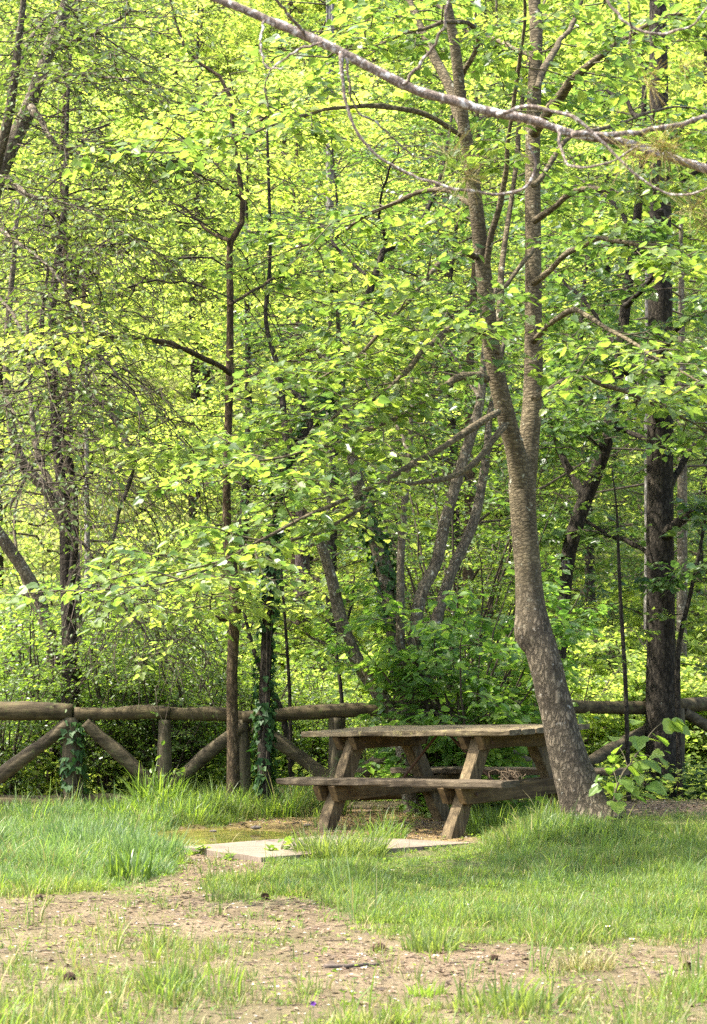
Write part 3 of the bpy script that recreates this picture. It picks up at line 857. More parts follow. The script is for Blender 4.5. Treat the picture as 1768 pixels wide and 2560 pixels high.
# dark leaning tree right behind the linden
Y = 21.5
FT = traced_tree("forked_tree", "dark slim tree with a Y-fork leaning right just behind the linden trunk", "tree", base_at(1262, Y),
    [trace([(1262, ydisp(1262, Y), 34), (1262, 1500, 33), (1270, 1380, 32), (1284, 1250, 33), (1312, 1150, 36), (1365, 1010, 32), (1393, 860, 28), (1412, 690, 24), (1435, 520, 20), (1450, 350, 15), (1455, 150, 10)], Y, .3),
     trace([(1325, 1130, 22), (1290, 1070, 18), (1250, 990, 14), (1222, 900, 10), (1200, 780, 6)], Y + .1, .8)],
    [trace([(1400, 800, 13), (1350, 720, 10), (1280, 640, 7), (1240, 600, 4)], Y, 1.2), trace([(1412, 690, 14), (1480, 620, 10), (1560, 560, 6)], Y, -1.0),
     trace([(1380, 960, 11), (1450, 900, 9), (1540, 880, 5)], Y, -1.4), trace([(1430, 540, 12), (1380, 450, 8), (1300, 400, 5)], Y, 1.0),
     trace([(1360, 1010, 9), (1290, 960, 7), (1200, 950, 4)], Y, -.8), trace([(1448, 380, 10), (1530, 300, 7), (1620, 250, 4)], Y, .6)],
    B_DARK, M_SHADE, dict(k1=11, l1=1.3, k2=5, l2=.5, per=6, size=.085, blank=HEART, s0=.5), seed=40)  # crown in shade: its leaf colour is darkened to stand for it

KN = MB(); kc = np.array(at(1277, 1272, 21.36)); th = np.linspace(0, 2 * PI, 15)
tube(KN, np.stack([kc[0] + .03 * np.cos(th), np.full(15, kc[1]) + .006 * np.cos(th), kc[2] + .038 * np.sin(th)], -1) - np.array(FT.location), np.full(15, .012), 8, 0, .1)
KN.build("pruned_knot", B_PALE, FT)
# big dark trunk at the right
Y = 21.3
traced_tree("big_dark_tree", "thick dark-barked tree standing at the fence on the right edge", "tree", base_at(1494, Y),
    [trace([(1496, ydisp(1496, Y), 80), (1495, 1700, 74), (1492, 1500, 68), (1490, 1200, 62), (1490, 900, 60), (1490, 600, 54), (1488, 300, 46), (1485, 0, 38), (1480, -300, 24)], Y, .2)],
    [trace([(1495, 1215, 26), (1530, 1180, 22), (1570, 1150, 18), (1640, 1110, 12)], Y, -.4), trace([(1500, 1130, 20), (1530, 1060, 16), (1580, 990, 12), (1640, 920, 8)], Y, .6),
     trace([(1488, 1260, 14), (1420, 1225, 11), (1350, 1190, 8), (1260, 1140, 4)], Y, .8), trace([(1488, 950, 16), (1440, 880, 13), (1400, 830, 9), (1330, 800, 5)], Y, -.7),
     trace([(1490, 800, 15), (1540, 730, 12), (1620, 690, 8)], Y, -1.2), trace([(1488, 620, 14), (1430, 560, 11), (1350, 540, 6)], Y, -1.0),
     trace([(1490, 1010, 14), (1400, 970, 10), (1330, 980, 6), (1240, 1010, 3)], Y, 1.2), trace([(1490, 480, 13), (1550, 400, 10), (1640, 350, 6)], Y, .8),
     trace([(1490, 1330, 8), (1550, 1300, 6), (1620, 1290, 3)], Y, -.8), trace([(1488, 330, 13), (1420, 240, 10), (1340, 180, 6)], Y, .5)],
    B_DARK, M_SHADE, dict(k1=10, l1=1.1, k2=5, l2=.4, per=6, size=.085, blank=HEART, from_stems=False, tmin=.3), ns=18, rough=.12, flare=.5, seed=60)  # shade of this crown painted in by the darker leaf colour

# slender brown tree left of the table
Y = 19.0
traced_tree("slender_tree", "slender straight brown tree in front of the fence, left of the table", "tree", base_at(528, Y),
    [trace([(528, ydisp(528, Y), 32), (526, 1700, 27), (524, 1500, 25), (531, 1390, 27), (532, 1330, 30), (515, 1230, 22), (512, 1100, 18), (517, 900, 18), (520, 700, 16), (520, 545, 15), (547, 500, 13), (546, 430, 12), (528, 330, 11), (516, 200, 9), (470, 155, 8), (428, 125, 7), (400, 60, 6), (370, -60, 4)], Y, .2),
     trace([(535, 1340, 22), (548, 1300, 18), (560, 1282, 14), (580, 1240, 9), (620, 1150, 6), (640, 1050, 4)], Y, -.5)],
    [trace([(518, 843, 12), (460, 808, 14), (400, 780, 13), (300, 764, 11), (180, 763, 9), (60, 800, 5)], Y, -2.2), trace([(520, 545, 9), (480, 525, 8), (430, 480, 6), (380, 450, 3)], Y, 1.0),
     trace([(518, 880, 7), (560, 850, 5), (600, 835, 4), (760, 770, 2)], Y, -1), trace([(520, 200, 7), (440, 240, 5), (340, 260, 3)], Y, 1),
     trace([(518, 690, 8), (600, 640, 6), (690, 610, 3)], Y, 1.2), trace([(516, 1070, 6), (450, 1040, 5), (380, 1000, 3)], Y, -1), trace([(525, 330, 7), (600, 260, 5), (700, 220, 3)], Y, -.8),
     trace([(522, 1400, 10), (490, 1392, 8), (472, 1385, 6), (480, 1340, 3)], Y, -.2), trace([(544, 450, 7), (460, 400, 5), (330, 350, 3)], Y, -1.5)],
    B_BROWN, M_LIME, dict(k1=12, l1=1.1, k2=5, l2=.45, per=6, size=.066, blank=HEART, tmin=.42, s0=.5), seed=90)

# ivy-clad tree beside it
Y = 18.85
IVY_ROWS = trace([(600, ydisp(600, Y), 34), (596, 1700, 28), (600, 1500, 26), (612, 1300, 24), (628, 1150, 22), (640, 1050, 21), (690, 980, 20), (745, 880, 19), (800, 740, 17), (842, 640, 16), (868, 562, 15), (930, 540, 13), (962, 480, 11), (1000, 380, 9), (1020, 260, 6)], Y, 1.2)
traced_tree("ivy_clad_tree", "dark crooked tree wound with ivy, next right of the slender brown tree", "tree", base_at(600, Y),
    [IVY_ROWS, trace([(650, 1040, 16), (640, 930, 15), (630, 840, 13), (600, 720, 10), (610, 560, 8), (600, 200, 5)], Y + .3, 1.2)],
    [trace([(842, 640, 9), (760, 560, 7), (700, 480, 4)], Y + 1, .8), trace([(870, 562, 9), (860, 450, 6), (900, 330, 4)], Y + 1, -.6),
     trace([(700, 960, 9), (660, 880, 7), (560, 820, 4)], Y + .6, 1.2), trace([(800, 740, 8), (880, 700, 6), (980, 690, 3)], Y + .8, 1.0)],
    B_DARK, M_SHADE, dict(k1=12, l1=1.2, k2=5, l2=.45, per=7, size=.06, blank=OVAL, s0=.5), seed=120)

# many-stemmed hazel behind the table
Y = 18.95
bz = base_at(938, Y)
traced_tree("many_stemmed_tree", "clump of pale crooked stems spreading from one foot behind the table", "tree", bz,
    [trace([(938, ydisp(938, Y), 46), (905, 1640, 42), (880, 1600, 38), (845, 1550, 34), (800, 1480, 32), (770, 1400, 30), (750, 1310, 26), (728, 1240, 22), (690, 1140, 16), (650, 1050, 11), (600, 930, 6)], Y, .6),
     trace([(940, 1720, 34), (915, 1600, 28), (905, 1480, 22), (904, 1370, 19), (905, 1250, 18), (912, 1150, 16), (925, 1020, 12), (930, 850, 7)], Y, .4),
     trace([(945, 1720, 36), (925, 1600, 32), (932, 1480, 30), (948, 1350, 28), (985, 1270, 27), (1004, 1180, 26), (1030, 1090, 25), (1062, 985, 24), (1085, 900, 20), (1095, 780, 14), (1120, 640, 8)], Y, .8),
     trace([(950, 1720, 32), (955, 1550, 30), (985, 1400, 27), (1022, 1285, 25), (1065, 1190, 23), (1085, 1110, 21), (1100, 1010, 18), (1105, 940, 15), (1140, 760, 9)], Y + .2, 1.0),
     trace([(935, 1720, 40), (905, 1560, 40), (888, 1400, 38), (868, 1290, 36), (838, 1190, 34), (815, 1120, 30), (790, 1000, 22), (770, 850, 14), (760, 650, 7)], Y + .3, 1.0)],
    [trace([(1080, 900, 9), (1020, 800, 6), (960, 760, 3)], Y + .6, 1.), trace([(770, 850, 8), (700, 780, 5), (620, 740, 3)], Y + 1, .8), trace([(925, 1020, 7), (860, 900, 5), (800, 850, 3)], Y, 1.2)],
    B_GREY, M_SHADE, dict(k1=9, l1=.9, k2=5, l2=.4, per=5, size=.06, blank=OVAL, s0=.62), n=44, flare=.1, seed=150)

# tangled tree at the left
Y = 20.6
traced_tree("tangled_tree", "dark tree with a tangle of hanging bare twigs behind the left fence post", "tree", base_at(160, Y),
    [trace([(160, ydisp(160, Y), 52), (160, 1600, 46), (158, 1450, 36), (150, 1300, 30), (146, 1150, 26), (128, 1000, 22), (122, 850, 20), (118, 700, 18), (135, 560, 17), (148, 450, 15), (150, 300, 10), (160, 120, 6)], Y, .3),
     trace([(155, 1400, 20), (170, 1200, 17), (160, 1050, 14), (120, 900, 12), (95, 750, 10), (110, 600, 7)], Y, -.6)],
    [trace([(130, 900, 14), (180, 880, 16), (240, 920, 15), (290, 1010, 13), (292, 1080, 11), (268, 1170, 8), (240, 1300, 5)], Y - .2, -3.2),
     trace([(150, 1200, 9), (200, 1250, 7), (290, 1380, 5), (380, 1500, 3)], Y - .2, -.8), trace([(135, 1000, 9), (70, 1060, 7), (20, 1150, 5)], Y - .2, -1.0),
     trace([(122, 800, 9), (200, 790, 7), (260, 840, 5), (330, 920, 3)], Y, -1.2), trace([(146, 1100, 8), (230, 1060, 6), (330, 1040, 4)], Y, -1),
     trace([(130, 600, 9), (220, 560, 7), (330, 540, 4)], Y, -1.2), trace([(140, 500, 9), (60, 440, 7), (-20, 420, 4)], Y, -1), trace([(148, 1350, 9), (250, 1320, 7), (340, 1400, 3)], Y, -.8),
     trace([(150, 350, 9), (250, 330, 7), (360, 340, 4)], Y, -.8)],
    B_DARK, M_OLIVE, dict(k1=16, l1=1.1, k2=6, l2=.55, per=3, size=.045, blank=OVAL, droop=.7, keep=.9, per1=1, tw=(.006, .0035), s0=.3), seed=180)
Y = 22.0
traced_tree("curved_tree", "grey bent trunk curving out of the left edge above the fence", "tree", base_at(118, Y),
    [trace([(128, ydisp(128, Y), 34), (126, 1560, 31), (114, 1440, 29), (88, 1350, 29), (50, 1280, 29), (5, 1215, 29), (-60, 1120, 27), (-120, 1000, 24), (-140, 800, 14)], Y, -.3)],
    [trace([(110, 1440, 10), (60, 1330, 8), (30, 1180, 6), (60, 1060, 4)], Y, .5)],
    B_GREY, M_MID, dict(k1=8, l1=.8, k2=5, l2=.4, per=5, size=.05, blank=OVAL, s0=.6), seed=210)
Y = 22.5
traced_tree("sloping_tree", "grey tree with sloping stems crossing left of the tangled tree", "tree", base_at(175, Y),
    [trace([(178, ydisp(178, Y), 36), (175, 1500, 30), (165, 1250, 28), (140, 1175, 27), (110, 1110, 26), (60, 1060, 24), (35, 1000, 22), (20, 920, 18), (15, 780, 15), (30, 600, 13), (40, 450, 12)], Y, -.3),
     trace([(170, 1300, 20), (150, 1150, 17), (115, 1090, 16), (85, 1020, 15), (70, 900, 11), (60, 700, 7)], Y, .6)],
    [trace([(25, 900, 8), (90, 820, 6), (170, 780, 4)], Y, -.6)],
    B_GREY, M_MID, dict(k1=9, l1=1.0, k2=5, l2=.4, per=6, size=.055, blank=OVAL, s0=.5), seed=230)
Y = 18.0
traced_tree("leafy_edge_tree", "grey-green leaved tree with forking mossy trunk in the top left corner", "tree", base_at(-70, Y),
    [trace([(-70, ydisp(-70, Y), 60), (-90, 1500, 50), (-95, 1100, 46), (-70, 700, 42), (-30, 480, 40), (20, 340, 38), (60, 260, 36), (85, 190, 32), (120, 90, 30), (150, 10, 26), (190, -200, 14)], Y, .2),
     trace([(-40, 500, 30), (-10, 380, 26), (20, 260, 22), (40, 120, 18), (60, -60, 10)], Y, -.6)],
    [trace([(70, 240, 20), (100, 290, 15), (130, 330, 10), (210, 335, 7), (330, 350, 3)], Y, -.8), trace([(110, 120, 14), (200, 80, 10), (300, 20, 6)], Y, -1), trace([(0, 400, 14), (70, 440, 9), (180, 470, 5), (300, 540, 3)], Y, -1.4),
     trace([(-30, 500, 14), (60, 560, 9), (150, 650, 5), (200, 760, 3)], Y, -1.6), trace([(-60, 620, 14), (20, 700, 9), (90, 820, 5), (140, 960, 3)], Y, -1.8), trace([(85, 190, 12), (180, 170, 8), (290, 180, 4)], Y, -1.2),
     trace([(40, 150, 12), (100, 50, 8), (220, -20, 4)], Y, .8), trace([(-80, 800, 12), (0, 880, 8), (70, 1010, 5), (110, 1150, 3)], Y, -1.6)],
    B_GREY, M_OLIVE, dict(k1=16, l1=1.0, k2=6, l2=.5, per=6, size=.052, blank=OVAL, droop=.35, from_stems=True, s0=.6, keep=.95), seed=260)

# saplings
def sapling(pts, Y, label, seed, leafm=M_MID, n=6, size=.06, l1=.55):
    rows = trace([(pts[0][0], ydisp(pts[0][0], Y), pts[0][2])] + pts[1:], Y, .1)
    return traced_tree("sapling", label, "sapling", base_at(pts[0][0], Y), [rows], [], B_DARK, leafm,
                       dict(k1=n, l1=l1, k2=4, l2=.3, per=5, size=size, blank=HEART, s0=.35), n=24, ns=8, rough=.05, flare=0, seed=seed)
sapling([(1420, 0, 11), (1412, 1550, 10), (1402, 1380, 9), (1396, 1250, 7), (1392, 1150, 5), (1380, 1050, 3)], 20.3, "thin straight sapling between the linden and the thick dark tree", 300, M_LIND)
sapling([(1536, 0, 14), (1530, 1580, 13), (1532, 1460, 12), (1556, 1350, 10), (1580, 1240, 8), (1600, 1120, 5)], 20.8, "thin bowed sapling just right of the thick dark tree", 310, M_LIND)
sapling([(655, 0, 8), (655, 1600, 8), (645, 1420, 7), (636, 1300, 6), (630, 1150, 4)], 20.3, "very thin upright sapling right of the ivy-clad tree", 320, M_LIME)
sapling([(668, 0, 15), (640, 1620, 14), (600, 1540, 12), (565, 1440, 9), (545, 1340, 6)], 20.6, "dark thin sapling leaning left behind the ivy-clad tree", 330, M_MID)
sapling([(790, 0, 10), (770, 1560, 9), (760, 1460, 8), (790, 1380, 6), (800, 1300, 4)], 20.8, "crooked pale sapling behind the left end of the tabletop", 340, M_MID)

# ------------------------------------------------------------------ grown trees and shrubs of the wood
def grown_tree(name, label, cat, H, nl, spread, leafm, bark, size, blank, seed, group, lo=.08, per=13, k1=7, k2=5, r=.12, lean=.04):
    rng = np.random.default_rng(seed)
    root = thing(name, label, cat, (0, 0, 0), group)
    hs = np.linspace(0, 1, 9)
    path = np.stack([np.cumsum(rng.normal(0, lean, 9)) * H * .12, np.cumsum(rng.normal(0, lean, 9)) * H * .12, hs * H - .3], -1)
    path[0, :2] = 0; path[:, :2] -= path[0, :2]
    rows = np.concatenate([path, (r * (1 - hs * .93))[:, None]], -1)
    mb = MB(); q = stem(mb, rows, 30, 8, .08, seed, .3); mb.build("trunk", bark, root)
    t = lo + (1 - lo) * (np.arange(nl) + rng.random(nl)) / nl
    P = spline(q[:, :3], 60)[np.clip((t * 59).astype(int), 0, 59)]
    az = np.arange(nl) * 2.4 + rng.normal(0, .5, nl)
    L = spread * (1.0 - .55 * t) * (np.clip(t * 3.2, .55, 1)) * rng.uniform(.65, 1.25, nl)
    u = np.linspace(0, 1, 7)
    d = np.stack([np.cos(az), np.sin(az), .25 + .35 * t + rng.normal(0, .12, nl)], -1)
    Q = P[:, None] + d[:, None] * (L[:, None] * u)[..., None]
    Q[..., 2] -= (u ** 2) * (L * .22)[:, None]
    wv = np.cumsum(rng.normal(0, 1, Q.shape), axis=1); wv -= wv[:, :1]
    Q += wv * (L * .035)[:, None, None]
    mb = MB()
    tubes(mb, Q, r * .28 * (1 - t * .7), .006, 5, 1)
    crown_from(rng, mb, Q, k1, spread * .42, k2, spread * .2, per, size, blank, tw=(.006, .003), tmin=.2, per1=3, flat=.5)
    mb.build("crown", [leafm, M_TWIG], root)
    return root

GB = "broadleaved trees of the sunlit wood beyond the fence"
KINDS = []
for k, (H, nl, sp, lm, bk, sz, bl, sd, lab) in enumerate((
    (11, 34, 3.6, M_LIME, B_DARK, .075, HEART, 1001, "bright lime-green broadleaved tree in the sunlit wood beyond the fence"),
    (13, 38, 3.8, M_LIME, B_BROWN, .07, OVAL, 1002, "bright lime-green broadleaved tree in the sunlit wood beyond the fence"),
    (9, 30, 3.0, M_MID, B_DARK, .075, OVAL, 1003, "mid-green small-leaved tree in the wood beyond the fence"),
    (12, 34, 3.2, M_MID, B_GREY, .085, HEART, 1004, "mid-green broad-leaved tree in the wood beyond the fence"))):
    KINDS.append(grown_tree("wood_tree", lab, "tree", H, nl, sp, lm, bk, sz, bl, sd, GB))
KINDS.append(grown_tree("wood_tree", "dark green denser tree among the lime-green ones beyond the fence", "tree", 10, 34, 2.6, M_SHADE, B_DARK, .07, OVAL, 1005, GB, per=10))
DARK_SPOTS = ((760, 27), (880, 34), (690, 36), (1340, 31), (1480, 28), (1570, 33), (1130, 40), (1040, 29))
spots = []
rs = np.random.default_rng(77)
for Yr, n, pad in ((28, 2, .9), (33, 4, 1.0), (38, 6, 1.1), (42, 7, 1.15), (47, 8, 1.2), (52, 8, 1.2), (58, 9, 1.2), (65, 9, 1.2)):
    half = 798 / 5145 * Yr * pad
    for i in range(n):
        x = -half + 2 * half * (i + .5 + rs.uniform(-.3, .3)) / n
        spots.append((x, Yr + rs.uniform(-2, 2)))
used = set()
for i, (x, y) in enumerate(spots):
    k = int(rs.integers(0, 4)) if y > 30 else (0, 1, 2, 0)[i % 4]
    if y > 30 and rs.random() < .5: k = int(rs.integers(0, 2))
    o = KINDS[k]
    z = gz(x, y); sc = rs.uniform(.8, 1.2) * (.85 if y < 35 else .8)
    if k not in used:
        o.location = (x, y, z); o.rotation_euler = (0, 0, rs.uniform(0, 6)); o.scale = (sc,) * 3; used.add(k)
    else:
        dup(o, (x, y, z), rs.uniform(0, 6), sc)
for i, (xd, y) in enumerate(DARK_SPOTS):
    x = (xd - 798) / 5145 * y; o = KINDS[4]
    if i == 0: o.location = (x, y, gz(x, y)); o.scale = (.8,) * 3
    else: dup(o, (x, y, gz(x, y)), i * 1.7, .62 + .08 * (i % 4))
for k in range(4):
    if k not in used:
        KINDS[k].location = (0, 60 + k, gz(0, 60))

def shrub(name, label, cat, loc, H, R, leafm, size, blank, seed, ns=14, per=6, k1=8, k2=5, group=None, twigm=None, spreadl=.5, l2=.22, erect=1.0, flat=.5, droop=.1):
    rng = np.random.default_rng(seed)
    root = thing(name, label, cat, loc, group)
    az = np.arange(ns) * 2.4 + rng.normal(0, .4, ns)
    u = np.linspace(0, 1, 9)
    reach = R * rng.uniform(.25, 1.0, ns); hh = H * rng.uniform(.65, 1.05, ns)
    Q = np.stack([np.cos(az)[:, None] * reach[:, None] * u ** 1.3 + (rng.normal(0, .06, ns) * R)[:, None], np.sin(az)[:, None] * reach[:, None] * u ** 1.3 + (rng.normal(0, .06, ns) * R)[:, None],
                  -.08 + hh[:, None] * u ** (.85)], -1)
    wv = np.cumsum(rng.normal(0, 1, Q.shape), axis=1); wv -= wv[:, :1]; Q += wv * H * .012
    mb = MB(); tubes(mb, Q, .012 * H ** .5, .004, 5, 0); mb.build("stems", twigm or M_TWIG, root)
    mb = MB(); crown_from(rng, mb, Q, k1, spreadl, k2, l2, per, size, blank, tw=(.004, .0025), tmin=.05, per1=2, lift=.25 * erect, flat=flat, droop=droop, lmat=0, tmat=1)
    mb.build("foliage", [leafm, twigm or M_TWIG], root)
    return root

# the leafy shrub behind the table
X, Yb, Z = base_at(1060, 19.05)
shrub("leafy_shrub", "dense shrub of large rounded green leaves directly behind the table", "shrub", (X, Yb, Z), 2.05, 1.1, M_HAZEL, .092, OVAL, 501, 20, 7, 9, 5, spreadl=.6, l2=.28, flat=.6)
X, Yb, Z = base_at(1030, 22.0)
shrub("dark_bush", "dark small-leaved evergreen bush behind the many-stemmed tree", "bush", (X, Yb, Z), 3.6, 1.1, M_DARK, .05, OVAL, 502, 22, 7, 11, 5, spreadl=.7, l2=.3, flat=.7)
# understory along and beyond the fence
GS = "undergrowth bushes along the far side of the fence"
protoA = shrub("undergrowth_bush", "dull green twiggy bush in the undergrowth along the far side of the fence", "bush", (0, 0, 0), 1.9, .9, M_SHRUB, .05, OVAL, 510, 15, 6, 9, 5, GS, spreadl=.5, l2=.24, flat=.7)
protoB = shrub("undergrowth_bush", "bright yellow-green bush in the sunlit undergrowth beyond the fence", "bush", (0, 0, 0), 1.6, 1.0, M_LIME, .06, HEART, 511, 16, 8, 9, 5, GS, spreadl=.5, l2=.24, flat=.5)
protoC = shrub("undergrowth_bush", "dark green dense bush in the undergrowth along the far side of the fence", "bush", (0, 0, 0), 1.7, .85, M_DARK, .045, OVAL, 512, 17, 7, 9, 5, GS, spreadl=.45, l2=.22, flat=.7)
first = {}
def put(proto, xd, Y, sc):
    X, Yy, Z = base_at(xd, Y)
    a = rs.uniform(0, 6)
    if id(proto) not in first:
        proto.location = (X, Yy, Z); proto.rotation_euler = (0, 0, a); proto.scale = (sc,) * 3; first[id(proto)] = 1
    else: dup(proto, (X, Yy, Z), a, sc)
for xd, Y, sc, p in ((20, 20.6, .8, protoC), (95, 21.2, 1.1, protoA), (60, 23.5, 1.3, protoA), (230, 20.8, .8, protoA), (300, 21.2, 1.0, protoA), (250, 23.2, 1.2, protoC), (370, 20.7, .8, protoC), (440, 20.9, .9, protoA), (400, 22.8, 1.3, protoA),
                     (480, 22.0, .9, protoA), (560, 21.4, .75, protoA), (580, 24, 1.0, protoB), (640, 23.5, .9, protoB), (700, 22.4, .75, protoA), (690, 25.5, 1.1, protoB), (780, 23.5, .9, protoB), (820, 21.5, .6, protoA),
                     (850, 26, 1.2, protoB), (960, 24, .8, protoC), (1180, 23.5, .9, protoA), (1290, 23.6, .9, protoB), (1340, 25.5, 1.2, protoB), (1400, 24.2, .8, protoB), (1450, 25.6, 1.2, protoB), (1530, 25.0, 1.0, protoB), (1590, 24.6, .9, protoB), (1600, 25.5, 1.3, protoB), (1250, 27.5, 1.3, protoB),
                     (150, 26.5, 1.5, protoA), (350, 27, 1.5, protoB), (500, 27.5, 1.5, protoB), (0, 27, 1.5, protoB), (1400, 29.5, 1.5, protoB), (1540, 29, 1.6, protoB), (680, 30, 1.6, protoB), (860, 31, 1.6, protoB), (1130, 30, 1.6, protoB), (230, 31, 1.7, protoB)):
    put(p, xd, Y, sc)

# far wood on the slope: one mass of leaves nobody could count
def far_wood():
    rng = np.random.default_rng(900); n = 90000
    Y = rng.uniform(58, 110, n); X = rng.uniform(-.19, .19, n) * Y
    top = 16 + 3 * (fbm(X * .15, Y * .15, 0, 41) - .5)
    Z = gh(X, Y) + rng.random(n) ** 1.2 * top
    q = fbm(X * .35, Y * .35, Z * .5, 43, 3) > .45
    p = np.stack([X, Y, Z], -1)[q]; n = len(p)
    xd = unit(rng.normal(0, 1, (n, 3)) * np.array([1, 1, .4])); nr = rng.normal(0, .5, (n, 3)) + np.array([0, 0, 1])
    mb = MB(); place_leaves(mb, p, xd, nr, rng.uniform(.25, .5, n), RHOMB, 0)
    tag(mb.build("far_wood_foliage", M_LIME), "sunlit far wood closing the view up the slope", "wood", kind='stuff')
far_wood()

# distant straight trunks
def far_trunk(x, y0, y1, Y, wpx, label, bark, name="distant_trunk"):
    b = base_at(x, Y)
    rows = trace([(x, ydisp(x, Y), wpx * 1.15), (x, y0, wpx), (x + 3, (y0 + y1) / 2, wpx * .9), (x + 2, y1, wpx * .8), (x, y1 - 420, wpx * .3)], Y, .1); rows[:, :3] -= np.array(b)
    root = thing("conifer_tree", label, "tree", b)
    mb = MB(); q = stem(mb, rows, 40, 12, .1, int(x)); mb.build("trunk", bark, root)
    rng = np.random.default_rng(int(x)); k = 16
    P = spline(q[22:, :3], k); az = rng.uniform(0, 2 * PI, k); L = rng.uniform(.6, 1.6, k); u = np.linspace(0, 1, 6)
    Q = P[:, None] + np.stack([np.cos(az), np.sin(az), rng.normal(-.1, .15, k)], -1)[:, None] * (L[:, None] * u)[..., None]
    mb = MB(); tubes(mb, Q, .015, .005, 4); mb.build("branches", M_TWIG, root)
far_trunk(1460, 1600, 950, 26, 20, "pale straight conifer trunk close behind the thick dark tree on its left", B_PALE)
far_trunk(1537, 1600, 900, 26.5, 26, "greyish straight conifer trunk close behind the thick dark tree on its right", B_GREY)
far_trunk(680, 1420, 1150, 31, 38, "purplish brown straight trunk far behind the ivy-clad tree", bark_mat("purple_bark", (.06, .045, .05), (.2, .15, .15)))
far_trunk(195, 1380, 1200, 29, 16, "pale thin straight trunk far behind the tangled tree", B_PALE)
far_trunk(745, 120, 40, 30, 18, "pale slim trunk high in the leaves at the top centre", B_PALE)

# ------------------------------------------------------------------ ivy
def ivy_on(rows, s0, s1, n, label, seed, size=.05, Yfront=True):
    rng = np.random.default_rng(seed)
    q = spline(rows, 120)
    i = (s0 + (s1 - s0) * rng.random(n)) * 118
    k = i.astype(int); fr = (i - k)[:, None]
    c = q[k] * (1 - fr) + q[k + 1] * fr
    d = unit(q[k + 1, :3] - q[k, :3])
    a = rng.uniform(0, 2 * PI, n)
    dens = fbm(a * 1.2, i * .12, 0, seed) > .40
    ref = np.array([0, 1.0, 0]); A = unit(np.cross(d, ref)); B = np.cross(d, A)
    nrm = A * np.cos(a)[:, None] + B * np.sin(a)[:, None]
    p = c[:, :3] + nrm * (c[:, 3:4] + rng.uniform(.004, .05, (n, 1)))
    xd = -d * .8 + nrm * .5 + rng.normal(0, .4, (n, 3)); xd[:, 2] -= .3
    mb = MB(); place_leaves(mb, p[dens], xd[dens], nrm[dens] + rng.normal(0, .3, (dens.sum(), 3)), size * rng.uniform(.6, 1.3, dens.sum()), IVYL)
    # climbing stems
    T = []
    for v in range(5):
        ts = np.linspace(s0, s1, 12) * 118; kk = ts.astype(int)
        aa = rng.uniform(0, 2 * PI) + np.cumsum(rng.normal(0, .3, 12))
        cc = q[kk]; nn = A[:1] * np.cos(aa)[:, None] + B[:1] * np.sin(aa)[:, None]
        T.append(cc[:, :3] + nn * (cc[:, 3:4] + .004))
    tubes(mb, np.array(T), .006, .003, 4, 1)
    tag(mb.build("ivy_vine", [M_IVY, M_TWIG]), label, "ivy")
ivy_on(IVY_ROWS, 0, .62, 2600, "ivy climbing the crooked dark tree left of the table", 601)
def frow(xn, yn, w): return at(xn / 1.1078, yn / 1.1078, FY)[:1] + (FY - .0,) + at(xn / 1.1078, yn / 1.1078, FY)[2:] + (w,)
ivy_on(np.array([frow(190, 2035, .07), frow(185, 1900, .07), frow(180, 1800, .07)]), 0, 1, 420, "ivy wound round the leftmost fence post", 602, .055)
ivy_on(trace([(880, 1420, 40), (868, 1290, 36), (838, 1190, 34), (815, 1120, 30)], 19.5, .4), 0, 1, 700, "ivy on the thick leftward stem of the many-stemmed tree", 603)

